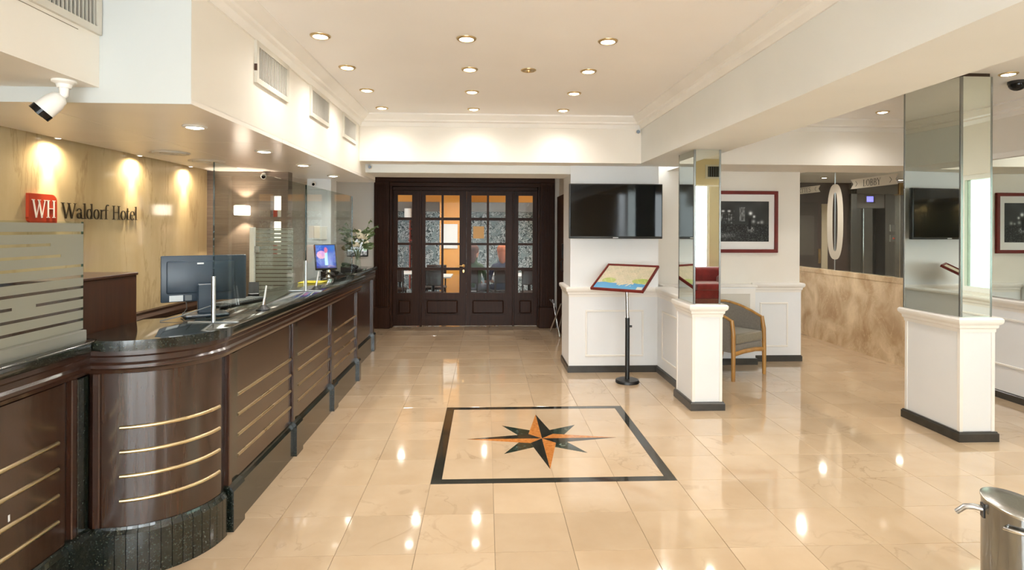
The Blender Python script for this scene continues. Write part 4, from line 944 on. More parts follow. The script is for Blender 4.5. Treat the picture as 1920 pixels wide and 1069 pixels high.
# ------------------------------------------------------------------ flat prints: colour per vertex on a fine grid
def print_plane(name, parent, P, nx, ny, func, rough=0.4, emit=0.0, coat=0.0):
    vs_ = []; cs = []
    for j in range(ny+1):
        for i in range(nx+1):
            u, v = i/nx, j/ny; vs_.append(P(u, v)); cs.append(func(u, v))
    fs = [(j*(nx+1)+i, j*(nx+1)+i+1, (j+1)*(nx+1)+i+1, (j+1)*(nx+1)+i) for j in range(ny) for i in range(nx)]
    key = 'print_%s_%d_%d' % (name, int(rough*100), int(emit*100))
    if key not in M:
        m, nt, b, out = newmat(key); at = N(nt, 'ShaderNodeVertexColor'); at.layer_name = 'ink'
        nt.links.new(at.outputs[0], b.inputs['Base Color']); b.inputs['Roughness'].default_value = rough; b.inputs['Coat Weight'].default_value = coat
        if emit: nt.links.new(at.outputs[0], b.inputs['Emission Color']); b.inputs['Emission Strength'].default_value = emit; b.inputs['Base Color'].default_value = (0, 0, 0, 1)
    o = MB().add(vs_, fs).build(name, key, parent)
    ca = o.data.color_attributes.new('ink', 'FLOAT_COLOR', 'POINT')
    for k, c in enumerate(cs): ca.data[k].color = lin(c)
    return o
def hsh(i, j, k=0):
    n = (i*374761393+j*668265263+k*2147483647) & 0xffffffff; n = ((n ^ (n >> 13))*1274126177) & 0xffffffff
    return ((n ^ (n >> 16)) & 0xffff)/65535.0
def vnoise(x, y, k=0):
    i, j = math.floor(x), math.floor(y); a, b = x-i, y-j; a = a*a*(3-2*a); b = b*b*(3-2*b)
    return (hsh(i, j, k)*(1-a)+hsh(i+1, j, k)*a)*(1-b)+(hsh(i, j+1, k)*(1-a)+hsh(i+1, j+1, k)*a)*b
def mixt(a, b, t): return tuple(x+(y-x)*t for x, y in zip(a, b))

# ------------------------------------------------------------------ television
tv = thing('flat_television', 'large black flat television on the white pier above the map stand', 'television', (1.45, 6.45, 1.53))
MB().box(0.925, 1.975, 6.425, 6.475, 1.53, 2.143, bev=0.006, seg=2).build('casing', 'black_plastic', tv, smooth=40)
MB().box(0.937, 1.963, 6.420, 6.426, 1.556, 2.131, bev=0.001).build('screen', 'black_gloss', tv)
MB().box(1.415, 1.475, 6.4225, 6.4255, 1.538, 1.546).build('maker_mark', 'label_white', tv)
MB().box(1.25, 1.65, 6.475, 6.609, 1.68, 1.98).build('wall_bracket', 'black_plastic', tv)

# ------------------------------------------------------------------ map stand
ms = thing('map_stand', 'tilted city map board in red frame on a black floor pole', 'map stand', (1.515, 6.15, 0))
MB().lathe([(0.0001, 0.0), (0.125, 0.0), (0.125, 0.022), (0.118, 0.032), (0.03, 0.036), (0.0001, 0.036)], (1.515, 6.15, 0.001), 36).build('base', 'black_plastic', ms, smooth=35)
MB().cyl((1.515, 6.15, 0.03), (1.515, 6.15, 0.69), 0.024, seg=20).build('lower_pole', 'black_plastic', ms, smooth=40)
MB().cyl((1.515, 6.15, 0.69), (1.505, 6.16, 1.09), 0.018, seg=20).build('upper_pole', 'chrome', ms, smooth=40)
kb = MB(); kb.cyl((1.535, 6.145, 0.60), (1.562, 6.14, 0.60), 0.012, seg=12); kb.build('clamp_knob', 'black_plastic', ms, smooth=40)
bc_ = Vector((1.491, 6.175, 1.116)); uv_ = Vector((0.27, 0.35, 0.24)); wv_ = Vector((0.79, -0.61, 0)).normalized()
un = uv_.normalized(); nn_ = wv_.cross(un).normalized(); Lh = uv_.length/2; Wh = 0.30
MT = Matrix(((wv_.x, un.x, nn_.x, bc_.x), (wv_.y, un.y, nn_.y, bc_.y), (wv_.z, un.z, nn_.z, bc_.z), (0, 0, 0, 1)))
MB().box(-Wh+0.01, Wh-0.01, -Lh+0.01, Lh-0.01, -0.012, -0.002).xf(MT).build('back_board', 'black_plastic', ms)
fr = 0.02
for a in ((-Wh, Wh, -Lh, -Lh+fr), (-Wh, Wh, Lh-fr, Lh), (-Wh, -Wh+fr, -Lh+fr, Lh-fr), (Wh-fr, Wh, -Lh+fr, Lh-fr)):
    MB().box(a[0], a[1], a[2], a[3], -0.014, 0.016, bev=0.004).xf(MT).build('frame_bar', 'red_frame', ms)
def map_ink(u, v):
    n = vnoise(u*7, v*7, 3); coast = 0.27+0.10*(vnoise(u*6, 1.3, 5)-0.5)+(-0.06 if 0.42 < u < 0.75 else 0)
    land = mixt((0.80, 0.77, 0.66), (0.86, 0.80, 0.70), vnoise(u*9, v*9, 7))
    if v < coast: c = mixt((0.42, 0.68, 0.83), (0.36, 0.60, 0.80), v*3)
    else: c = land
    if v > coast-0.01 and ((u-0.22)**2/0.02+(v-0.36)**2/0.012 < 1 or ((u-0.86)**2/0.03+(v-0.38)**2/0.012 < 1)): c = mixt((0.66, 0.74, 0.40), (0.74, 0.76, 0.48), n)
    if 0.45 < u < 0.72 and 0.16 < v < 0.27 and vnoise(u*40-v*26, v*3, 9) > 0.55: c = (0.88, 0.84, 0.74)
    if 0.86 < u < 0.97 and 0.03 < v < 0.15: c = (0.86, 0.86, 0.80)
    if v >= coast and hsh(int(u*110), int(v*90), 4) > 0.965: c = mixt(c, (0.45, 0.50, 0.42), 0.6)
    if v >= coast and (abs((u*1.7+v*0.9) % 0.23-0.1) < 0.004 or abs((u*0.6-v*1.4) % 0.27-0.1) < 0.004): c = mixt(c, (0.95, 0.92, 0.84), 0.6)
    return c
e = fr-0.002
print_plane('map_print', ms, lambda u, v: tuple(MT @ Vector((-Wh+e+u*2*(Wh-e), -Lh+e+v*2*(Lh-e), 0.001))), 110, 90, map_ink, 0.35)
for s_ in (-1, 1): MB().tube([(1.507, 6.158, 0.985), tuple(MT @ Vector((s_*0.08, -0.06, -0.014)))], 0.006, 8).build('brace', 'black_plastic', ms, smooth=40)

# ------------------------------------------------------------------ framed night photograph
pf = thing('framed_photograph', 'black and white night street photograph in a dark red frame with white mat', 'picture', (3.14, 7.09, 1.35))
PX0, PX1, PZ0, PZ1 = 2.655, 3.627, 1.352, 2.118
for a in ((PX0, PX1, PZ0, PZ0+0.042), (PX0, PX1, PZ1-0.042, PZ1), (PX0, PX0+0.042, PZ0+0.042, PZ1-0.042), (PX1-0.042, PX1, PZ0+0.042, PZ1-0.042)):
    MB().box(a[0], a[1], 7.062, 7.098, a[2], a[3], bev=0.003).build('frame_bar', 'red_frame', pf)
MB().box(PX0+0.04, PX1-0.04, 7.082, 7.097, PZ0+0.04, PZ1-0.04).build('mat_board', 'mat_board', pf)
def night(u, v):
    g = 0.10+0.10*v*(1-v)+0.16*max(0, v-0.6)+0.10*vnoise(u*6, v*5, 1)
    if 0.08 < u < 0.42 and 0.45 < v < 0.78:
        if v > 0.70: k = 0.80*(0.55+0.45*math.sin(u*62))*(1 if v > 0.725 else 0.2)
        else: k = 0.9*max(0, vnoise(u*70, v*11, 2)*0.7+vnoise(u*24, v*30, 6)*0.6-0.45)
        g = max(g, k*(1-0.6*max(0, (u-0.36)/0.06)))
    if 0.50 < u < 0.60 and 0.5 < v < 0.85: g = max(g, 0.36*vnoise(u*50, v*20, 8)+0.2)
    for cx, cy, r, s_ in ((0.69, 0.70, 0.03, 0.9), (0.75, 0.62, 0.022, 0.8), (0.74, 0.5, 0.03, 0.5), (0.88, 0.48, 0.03, 0.5), (0.82, 0.47, 0.02, 0.5)):
        d = math.hypot((u-cx), (v-cy)*0.65)/r
        if d < 3: g += s_*math.exp(-d*d)
    if v < 0.42: g = 0.06+0.55*max(0, vnoise(u*90, v*70, 3)-0.45)+0.7*math.exp(-((u-0.70)/0.06)**2-((v-0.30)/0.07)**2)*vnoise(u*50, v*40, 9)+0.25*math.exp(-((u-0.25)/0.2)**2-((v-0.15)/0.06)**2)
    if 0.655 < u < 0.70 and 0.30 < v < 0.58: g *= 0.2
    g = max(0.02, min(g, 0.95)); return (g*0.98, g, g*1.01)
print_plane('photo_print', pf, lambda u, v: (2.765+u*(3.516-2.765), 7.0805, 1.49+v*0.50), 170, 112, night, 0.65)

# ------------------------------------------------------------------ armchair
ch = thing('armchair', 'wooden tub armchair with grey upholstery and khaki seat cushion', 'armchair', (2.775, 6.53, 0), math.radians(32.4))
def upath(r, yf, n=16): return [(-r, yf), (-r, yf*0.45)]+[(r*math.cos(PI-PI*k/n), r*0.92*math.sin(PI-PI*k/n)) for k in range(n+1)]+[(r, yf*0.45), (r, yf)]
def railz(y): return 0.64+0.15*min(1, max(0, (y+0.24)/0.42))**0.8
up_ = upath(0.285, -0.235)
MB().tube([(x, y, railz(y)) for x, y in up_], 0.019, 10, flat=0.8).build('top_rail', 'chair_wood', ch, world=False, smooth=50)
sh = MB(); n = len(up_); ui = upath(0.262, -0.23); uo = upath(0.288, -0.23)
vs_ = []
for (xi, yi), (xo, yo) in zip(ui, uo): vs_ += [(xo, yo, 0.30), (xo, yo, railz(yo)-0.01), (xi, yi, railz(yi)-0.01), (xi*0.98, yi*0.98, 0.30)]
fs = []
for i in range(n-1):
    a, b = 4*i, 4*i+4; fs += [(a, b, b+1, a+1), (a+1, b+1, b+2, a+2), (a+2, b+2, b+3, a+3), (a+3, b+3, b, a)]
fs += [(0, 1, 2, 3), (4*n-4, 4*n-1, 4*n-2, 4*n-3)]
sh.add(vs_, fs).build('upholstered_shell', 'fabric_grey', ch, world=False, smooth=50)
seat_poly = [(-0.245, -0.265), (0.245, -0.265)]+[(0.255*math.cos(PI*k/12), 0.235*math.sin(PI*k/12)-0.01) for k in range(13)]
MB().prism(seat_poly, 0.385, 0.50, bev=0.03, seg=4).build('seat_cushion', 'fabric_seat', ch, world=False, smooth=60)
MB().prism([(-0.26, -0.25), (0.26, -0.25)]+[(0.265*math.cos(PI*k/12), 0.24*math.sin(PI*k/12)) for k in range(13)], 0.30, 0.385, bev=0.008).build('seat_frame', 'fabric_grey', ch, world=False, smooth=50)
MB().tube([(-0.27, -0.255, 0.285), (-0.1, -0.272, 0.305), (0.1, -0.272, 0.305), (0.27, -0.255, 0.285)], 0.02, 8, flat=1.2).build('front_rail', 'chair_wood', ch, world=False, smooth=50)
for s_ in (-1, 1):
    MB().tube([(s_*0.292, -0.262, 0.0), (s_*0.29, -0.262, 0.3), (s_*0.288, -0.258, 0.52), (s_*0.284, -0.236, 0.655)], [0.021, 0.024, 0.024, 0.022], 8).build('front_leg', 'chair_wood', ch, world=False, smooth=50)
    MB().tube([(s_*0.21, 0.26, 0.0), (s_*0.19, 0.20, 0.32)], [0.019, 0.024], 8).build('rear_leg', 'chair_wood', ch, world=False, smooth=50)

# ------------------------------------------------------------------ ash bin at the lower right edge
bx, by, br = 2.252, 2.35, 0.13
bn = thing('steel_bin', 'polished steel cylindrical bin with slanted lid and spout handle', 'bin', (bx, by, 0))
nb = 40; vs_ = []; fs = []
def btop(a): return 0.470-0.016*math.cos(a)-0.02*math.sin(a+PI)
for z in (0.0, None):
    for k in range(nb):
        a = 2*PI*k/nb; vs_.append((bx+br*math.cos(a), by+br*math.sin(a), 0.012 if z == 0.0 else btop(a)))
for k in range(nb): fs.append((k, (k+1) % nb, nb+(k+1) % nb, nb+k))
fs += [tuple(range(nb-1, -1, -1))]
MB().add(vs_, fs).build('drum', 'steel_drum', bn, smooth=40)
lid = MB(); vs_ = []
for r_, dz in ((br+0.003, -0.006), (br+0.003, 0.002), (br-0.006, 0.006), (0.06, 0.007)):
    for k in range(nb):
        a = 2*PI*k/nb; vs_.append((bx+r_*math.cos(a), by+r_*math.sin(a), 0.470-0.016*math.cos(a)*r_/br-0.02*math.sin(a+PI)*r_/br+dz))
fs = [(i*nb+k, i*nb+(k+1) % nb, (i+1)*nb+(k+1) % nb, (i+1)*nb+k) for i in range(3) for k in range(nb)]+[tuple(range(3*nb, 4*nb))]
lid.add(vs_, fs).build('lid', 'steel', bn, smooth=40)
MB().lathe([(br+0.004, 0.0), (br+0.006, 0.006), (br+0.004, 0.014), (br-0.002, 0.014)], (bx, by, 0), nb).build('foot_ring', 'black_plastic', bn, smooth=40)
al = math.radians(158)
sx_, sy_ = bx+br*math.cos(al), by+br*math.sin(al)
RS = Matrix.Translation((sx_, sy_, 0)) @ Matrix.Rotation(al-PI, 4, 'Z')
MB().box(-0.003, 0.012, -0.016, 0.016, 0.405, 0.462).xf(RS).build('slot', 'black_plastic', bn)
MB().tube([(sx_+0.008, sy_-0.006, 0.438), (sx_-0.024, sy_+0.018, 0.441), (sx_-0.046, sy_+0.038, 0.432), (sx_-0.066, sy_+0.058, 0.400)], [0.015, 0.016, 0.015, 0.014], 10, flat=0.75).build('spout', 'alu', bn, smooth=50)
hz = []
for k in range(9):
    a = math.radians(208+k*9); hz.append((bx+(br+0.02)*math.cos(a), by+(br+0.02)*math.sin(a), 0.415))
a0, a1 = math.radians(208), math.radians(280)
hz = [(bx+br*math.cos(a0), by+br*math.sin(a0), 0.415)]+hz+[(bx+br*math.cos(a1), by+br*math.sin(a1), 0.415)]
MB().tube(hz, 0.008, 8).build('bar_handle', 'chrome', bn, smooth=50)

# ------------------------------------------------------------------ desk equipment
T0 = CT+0.0005
mon = thing('desk_monitor', 'large dark computer monitor coloured blue by daylight seen from behind on the counter', 'monitor', (-1.68, 3.56, T0), math.radians(33))
W2 = 0.2275
MB().box(-W2, W2, -0.012, 0.014, 0.085, 0.356, bev=0.006, seg=2).build('casing', 'monitor_daylit', mon, world=False, smooth=40)
MB().box(-0.20, 0.16, -0.032, -0.010, 0.135, 0.325, bev=0.010, seg=2).build('rear_shell', 'monitor_daylit', mon, world=False, smooth=40)
MB().box(-W2+0.012, W2-0.012, 0.0138, 0.0152, 0.09, 0.35).build('screen', 'black_gloss', mon, world=False)
MB().box(-0.045, -0.010, -0.0335, -0.0315, 0.305, 0.314).build('maker_mark', 'label_white', mon, world=False)
MB().box(-0.185, -0.115, -0.0135, -0.0115, 0.09, 0.125).build('rating_label', 'label_white', mon, world=False)
MB().box(-0.105, -0.07, -0.0135, -0.0115, 0.092, 0.124).build('sticker', 'grey_plastic', mon, world=False)
MB().box(-0.045, 0.045, -0.060, -0.032, 0.014, 0.19, bev=0.006).build('stand_neck', 'monitor_daylit', mon, world=False)
MB().box(-0.115, 0.115, -0.125, 0.05, 0.0, 0.016, bev=0.005).build('stand_base', 'monitor_daylit', mon, world=False)
MB().tube([(-0.10, -0.02, 0.09), (-0.10, -0.05, 0.05), (-0.13, -0.07, 0.008), (-0.09, -0.14, 0.004), (-0.02, -0.17, 0.004)], 0.003, 6).build('cable', 'black_plastic', mon, world=False, smooth=60)
cbx = MB().tube([(-1.80, 3.30, T0+0.003), (-1.72, 3.34, T0+0.02), (-1.62, 3.50, T0+0.06), (-1.60, 3.70, T0+0.04), (-1.64, 3.9, T0+0.03), (-1.62, 3.98, T0+0.10)], 0.0032, 6).build('loose_cable', 'grey_plastic', None, smooth=60)
tag(cbx, 'thin grey cable looping over the counter beside the big monitor', 'cable')
kbd = thing('keyboard', 'black computer keyboard on the counter behind the glass guard', 'keyboard', (-1.70, 4.12, T0), math.radians(78))
MB().box(-0.21, 0.21, -0.07, 0.07, 0.0, 0.018, bev=0.004).build('tray', 'black_plastic', kbd, world=False)
kk = MB()
for i in range(14):
    for j in range(5): kk.box(-0.20+i*0.0287, -0.20+i*0.0287+0.024, -0.06+j*0.0245, -0.06+j*0.0245+0.02, 0.018, 0.024)
kk.build('keys', 'grey_plastic', kbd, world=False, props={'kind': 'stuff'})
mse = MB().ball((-1.69, 3.84, T0+0.012), 0.033, 14, 8, (0.8, 1.3, 0.5)); o = mse.build('computer_mouse', 'black_plastic', None, smooth=60)
tag(o, 'small black computer mouse beside the monitor stand', 'mouse')
def pen_stand(label, x, y):
    t = thing('pen_stand', label, 'pen stand', (x, y, T0), group='counter pen stands')
    MB().lathe([(0.0001, 0), (0.042, 0), (0.042, 0.006), (0.022, 0.024), (0.012, 0.034), (0.0001, 0.036)], (0, 0, 0), 18).build('base', 'black_plastic', t, world=False, smooth=35)
    MB().tube([(0, 0, 0.03), (0.008, 0, 0.075)], [0.010, 0.008], 10).build('socket', 'chrome', t, world=False, smooth=50)
    MB().tube([(0.008, 0, 0.072), (0.020, 0, 0.155)], [0.006, 0.0045], 10).build('pen', 'label_white', t, world=False, smooth=50)
pen_stand('chained pen on a black stand in the middle of the counter', -1.41, 3.755)
pen_stand('chained pen on a black stand beside the yellow note', -1.435, 4.99)
yp = MB().box(-1.78, -1.56, 5.60, 5.82, T0, T0+0.006).build('yellow_note', 'yellow_paper', None); tag(yp, 'bright yellow note pad on the counter behind the glass', 'note pad')
m2 = thing('touch_terminal', 'small tilted touch screen with blue picture on a chrome foot', 'monitor', (-1.60, 6.0, T0))
MB().lathe([(0.0001, 0), (0.06, 0), (0.06, 0.008), (0.03, 0.02), (0.022, 0.045), (0.032, 0.06), (0.016, 0.075), (0.014, 0.10), (0.0001, 0.10)], (0, 0, 0), 22).build('foot', 'chrome', m2, world=False, smooth=40)
TM = Matrix.Translation((-0.025, -0.01, 0.235)) @ Matrix.Rotation(math.radians(28), 4, 'Z') @ Matrix.Rotation(math.radians(-20), 4, 'X')
MB().box(-0.108, 0.108, 0.0, 0.03, -0.135, 0.135, bev=0.006).xf(TM).build('casing', 'black_plastic', m2, world=False)
def scr(u, v):
    c = mixt((0.12, 0.22, 0.62), (0.15, 0.45, 0.75), v)
    c = mixt(c, (0.20, 0.25, 0.75), vnoise(u*5, v*9, 2)*0.6)
    if (u-0.27)**2/0.05+(v-0.58)**2/0.03 < 1: c = mixt((0.75, 0.55, 0.80), (0.85, 0.62, 0.72), vnoise(u*9, v*9, 4))
    if abs(u-0.52) < 0.06+0.02*(1-v) and 0.12 < v < 0.7: c = (0.62, 0.86, 0.92)
    if (u-0.52)**2/0.008+(v-0.78)**2/0.016 < 1: c = (0.80, 0.40, 0.55)
    if v < 0.1: c = (0.12, 0.15, 0.5)
    return c
sw = print_plane('screen', m2, lambda u, v: tuple(Vector(m2.location)+(TM @ Vector((-0.096+u*0.192, -0.0008, -0.122+v*0.244)))), 40, 50, scr, 0.15, 0.9)
MB().tube([(0.0, 0.03, 0.15), (-0.06, 0.06, 0.05), (-0.11, -0.04, 0.006), (-0.09, -0.10, 0.004)], 0.003, 6).build('cable', 'black_plastic', m2, world=False, smooth=60)
def phone(label, x, y, rz, z=T0):
    t = thing('desk_phone', label, 'telephone', (x, y, z), rz, group='black desk phones')
    MB().add([(-.09, -.10, 0), (.09, -.10, 0), (.09, .10, 0), (-.09, .10, 0), (-.09, -.10, .02), (.09, -.10, .02), (.09, .10, .06), (-.09, .10, .06)], [(0, 3, 2, 1), (4, 5, 6, 7), (0, 1, 5, 4), (1, 2, 6, 5), (2, 3, 7, 6), (3, 0, 4, 7)]).build('body', 'black_plastic', t, world=False)
    MB().tube([(-.055, -.10, .045), (-.055, -.07, .065), (-.055, .05, .088), (-.055, .095, .078)], [0.026, 0.016, 0.016, 0.026], 10).build('handset', 'black_plastic', t, world=False, smooth=50)
    kp = MB()
    for i in range(3):
        for j in range(4): kp.box(0.0+i*0.026, 0.018+i*0.026, -0.07+j*0.03, -0.05+j*0.03, 0.026+j*0.006, 0.036+j*0.006)
    kp.build('keypad', 'grey_plastic', t, world=False)
    MB().tube([(-.055, -.11, .03), (-.10, -.14, .006), (-.02, -.16, .006), (0.06, -.13, .006), (.05, -.10, .01)], 0.004, 6).build('cord', 'black_plastic', t, world=False, smooth=60)
phone('black desk phone behind the glass next to the touch terminal', -1.64, 6.36, math.radians(60))
phone('black desk phone on the set-back counter end beyond the glass', -1.60, 7.05, math.radians(70), 1.1225)
ph3 = thing('card_terminal', 'dark upright card terminal behind the keyboard', 'card terminal', (-1.76, 4.50, T0), math.radians(20))
MB().box(-0.04, 0.04, -0.05, 0.05, 0, 0.03, bev=0.006).build('base', 'black_plastic', ph3, world=False)
MB().add([(-.036, -.02, .03), (.036, -.02, .03), (.036, .03, .03), (-.036, .03, .03), (-.036, .01, .11), (.036, .01, .11), (.036, .045, .10), (-.036, .045, .10)], [(0, 3, 2, 1), (4, 5, 6, 7), (0, 1, 5, 4), (1, 2, 6, 5), (2, 3, 7, 6), (3, 0, 4, 7)]).build('head', 'black_plastic', ph3, world=False)
ws = thing('wall_screen', 'small black-framed picture screen on the wall behind the flowers', 'screen', (-2.08, 9.64, 1.18))
MB().box(-2.27, -1.93, 9.615, 9.655, 1.175, 1.475, bev=0.004).build('casing', 'black_plastic', ws)
def scr2(u, v):
    c = (0.80, 0.84, 0.86)
    if v < 0.25: c = mixt((0.2, 0.22, 0.22), (0.75, 0.75, 0.74), vnoise(u*14, v*14, 2))
    if u > 0.8 and v > 0.3: c = mixt((0.35, 0.5, 0.35), (0.7, 0.78, 0.72), vnoise(u*20, v*12, 5))
    return c
print_plane('screen', ws, lambda u, v: (-2.255+u*0.31, 9.6135, 1.195+v*0.265), 30, 26, scr2, 0.2, 0.8)
# white pillar behind the counter, with a framed notice
pil = struct('pillar', MB().box(-2.045, -1.775, 6.75, 6.99, 0, 2.2), 'wall_pier', 'square white pillar behind the far counter', 'pillar')
nf = thing('framed_notice', 'white framed notice on the pillar behind the counter', 'notice', (-1.89, 6.75, 1.51))
MB().box(-1.965, -1.815, 6.738, 6.75, 1.505, 1.655, bev=0.003).build('frame', 'trim_white', nf); MB().box(-1.955, -1.825, 6.7365, 6.738, 1.515, 1.645).build('sheet', 'paper', nf)
# frosted swing gate and its post
gt = thing('frosted_gate', 'frosted glass swing gate with clear stripes behind the counter', 'gate', (-2.0, 5.65, 0))
MB().box(-2.245, -2.20, 5.63, 5.67, 0, 1.64, bev=0.003).build('post', 'trim_white', gt)
MB().box(-2.19, -1.84, 5.646, 5.654, 0.15, 1.63).build('glass_pane', 'glass_clear', gt)
frosted_bands(gt, 'y', 5.6445, -2.19, -1.84, 0.9, 1.63, 0.038, 0.009, None)
for z in (1.43,): MB().box(-2.205, -2.15, 5.636, 5.664, z-0.03, z+0.03, bev=0.003).build('hinge', 'steel', gt)
# things in the niches
for k, (x, z, m_) in enumerate(((-2.135, 1.745, 'sign_red'), (-2.09, 1.745, 'paper'), (-2.135, 1.36, 'sign_red'), (-2.09, 1.36, 'paper'))):
    o = MB().box(x-0.018, x+0.018, 5.99, 6.04, z, z+(0.07 if k < 2 else 0.10), bev=0.002).build('brochure_box', m_, None)
    tag(o, ['small red box in the upper lit niche', 'small cream card in the upper lit niche', 'red leaflet pile in the lower lit niche', 'white leaflet pile in the lower lit niche'][k], 'box', 'leaflets in the wall niches')
for z0, z1 in ((1.36, 1.70), (1.745, 1.96)):
    o = MB().box(-2.166, -2.06, 6.06, 6.072, z0, z1).build('niche_light_panel', 'shelf_glow', None); tag(o, 'glowing back panel of the %s wall niche' % ('lower' if z0 < 1.5 else 'upper'), 'light panel')

# ------------------------------------------------------------------ flowers
fv = thing('flower_vase', 'clear vase of white roses and eucalyptus on the counter end', 'flower arrangement', (-1.66, 7.62, 1.1225))
MB().lathe([(0.0001, 0.0), (0.045, 0.0), (0.05, 0.006), (0.040, 0.06), (0.036, 0.14), (0.05, 0.23), (0.054, 0.24), (0.05, 0.24), (0.033, 0.14), (0.037, 0.06), (0.0001, 0.012)], (0, 0, 0), 24).build('vase', 'glass_clear', fv, world=False, smooth=50)
random.seed(11)
heads = [(0.02, -0.06, 0.46, 0.042), (0.10, -0.04, 0.40, 0.046), (0.0, -0.10, 0.30, 0.040), (-0.08, -0.07, 0.36, 0.040), (0.055, -0.10, 0.41, 0.044), (-0.13, 0.0, 0.42, 0.036), (0.09, 0.06, 0.33, 0.036)]
for hx, hy, hz_, r in heads:
    r *= 1.25
    MB().tube([(0, 0, 0.10), (hx*0.4, hy*0.4, 0.22), (hx, hy, hz_-0.02)], 0.004, 6).build('stem', 'leaf', fv, world=False)
    b = MB()
    for k in range(9):
        a = k*2.4; rr = r*(0.35+0.07*k); b.ball((hx+math.cos(a)*rr*0.55, hy+math.sin(a)*rr*0.55, hz_+r*(0.35-0.07*k)), r*0.55, 8, 6, (1, 1, 0.8))
    b.build('rose', 'petal', fv, world=False, smooth=60)
def leafshape(c, d, n_, L, w):
    c, d, n_ = Vector(c), Vector(d).normalized(), Vector(n_); n_ = (n_-d*n_.dot(d)).normalized(); s_ = d.cross(n_); m = MB(); vs_ = []; 
    for t, ww in ((0, 0.05), (0.25, 0.8), (0.55, 1.0), (0.85, 0.6), (1.0, 0.02)):
        p = c+d*L*t
        vs_ += [p+s_*w*ww+n_*0.004, p-n_*w*0.25*ww, p-s_*w*ww+n_*0.004]
    fs = []
    for i in range(4):
        a, b = 3*i, 3*i+3; fs += [(a, a+1, b+1, b), (a+1, a+2, b+2, b+1)]
    return m.add(vs_, fs)
for k in range(80):
    a = random.uniform(0, 2*PI); el_ = random.uniform(0.0, 1.1); rad = random.uniform(0.06, 0.17)
    c = (math.cos(a)*rad, math.sin(a)*rad*0.9, 0.22+random.uniform(0, 0.26)); d = (math.cos(a), math.sin(a), el_*0.7-0.1)
    leafshape(c, d, (0.3*random.uniform(-1, 1), -0.6, 0.7), random.uniform(0.06, 0.10), random.uniform(0.020, 0.032)).build('eucalyptus_leaf', 'leaf', fv, world=False)
for sgn, tip in ((1, (0.27, -0.02, 0.56)), (-1, (-0.24, 0.02, 0.52)), (1, (0.18, -0.04, 0.64)), (-1, (-0.14, -0.05, 0.60))):
    P0 = Vector((0, 0, 0.2)); P1 = Vector(tip); md = (P0+P1)/2+Vector((0, 0, 0.03))
    MB().tube([P0, md, P1], [0.003, 0.0025, 0.0015], 6).build('twig', 'leaf', fv, world=False)
    for q in range(6):
        t = 0.4+0.1*q; p = P0.lerp(P1, t)+Vector((0, 0, 0.02)); leafshape(p, (sgn*0.6, -0.3, 0.6*(-1)**q+0.2), (0, -1, 0.3), 0.045, 0.012).build('eucalyptus_leaf', 'leaf', fv, world=False)

# ------------------------------------------------------------------ red sofa behind the viewpoint (seen in the column mirror)
sf_ = thing('red_sofa', 'deep red velvet sofa with fringe below the street window', 'sofa', (4.5, -2.3, 0))
MB().box(3.62, 5.38, -2.68, -1.86, 0.16, 0.36, bev=0.02).build('base', 'velvet_red', sf_)
for k in range(2): MB().box(3.82+k*0.69, 4.50+k*0.69, -2.5, -1.83, 0.34, 0.49, bev=0.05, seg=4).build('seat_cushion', 'velvet_red', sf_, smooth=60)
MB().box(3.66, 5.34, -2.74, -2.48, 0.30, 0.80, bev=0.08, seg=4).build('backrest', 'velvet_red', sf_, smooth=60)
for x0, x1 in ((3.58, 3.82), (5.18, 5.42)): MB().box(x0, x1, -2.7, -1.84, 0.2, 0.62, bev=0.07, seg=4).build('arm', 'velvet_red', sf_, smooth=60)
fg = MB()
for k in range(90): fg.cyl((3.63+k*0.0195, -1.855, 0.02), (3.63+k*0.0195, -1.855, 0.18), 0.006, seg=5)
fg.build('fringe', 'velvet_red', sf_, props={'kind': 'stuff'})
# ------------------------------------------------------------------ breakfast room behind the glazed doors
dn_w = MB(); dn_w.box(-3.6, 3.2, 14.2, 14.35, 0, 2.9)
m, nt, b, out = newmat('wallpaper')
src = N(nt, 'ShaderNodeNewGeometry').outputs['Position']
c1 = mixc(nt, noise_fac(nt, 19, detail=3, lo=0.44, hi=0.54, dist=1.6), '#3f5154', '#d5dedf'); c2 = mixc(nt, noise_fac(nt, 5, detail=2, lo=0.5, hi=0.62, dist=1.0), c1, '#8fa2a6')
nt.links.new(c2, b.inputs['Base Color']); b.inputs['Roughness'].default_value = 0.6
struct('wall_dining', dn_w, 'wallpaper', 'blue-grey leafy patterned wallpaper wall of the breakfast room', 'wall')
struct('wall_dining_side', MB().box(-3.75, -3.6, 9.95, 14.35, 0, 2.9).box(3.2, 3.35, 9.95, 14.35, 0, 2.9), 'hall_cream', 'cream side walls of the breakfast room', 'wall')
struct('floor_dining', MB().box(-3.6, 3.2, 9.96, 14.2, 0.001, 0.006), 'dark_floor', 'dark floor of the breakfast room', 'floor')
struct('ceiling_dining', MB().box(-3.6, 3.2, 9.95, 14.35, 2.75, 2.85), 'amber_lit', 'breakfast room ceiling, amber lamplight in its colour', 'ceiling')  # amber light of the room is put into ceiling, bulkhead and pillar colour
struct('soffit_dining', MB().box(-3.6, 3.2, 12.9, 13.1, 2.23, 2.75), 'amber_lit', 'bulkhead under the breakfast room ceiling, amber lamplight in its colour', 'bulkhead')
struct('beam_dining', MB().box(-3.6, 3.2, 12.88, 13.1, 2.02, 2.23), 'hall_grey', 'grey ceiling beam across the breakfast room', 'beam')
struct('pillar_dining', MB().box(-0.98, -0.56, 12.4, 12.75, 0, 2.75), 'amber_lit', 'breakfast room pillar, amber lamplight in its colour', 'pillar')
mb_ = MB().box(-0.95, -0.60, 12.38, 12.40, 1.22, 1.74, bev=0.003).build('menu_board', 'table_white', None); tag(mb_, 'pale menu board hung on the amber-tinted pillar behind the doors', 'menu board')
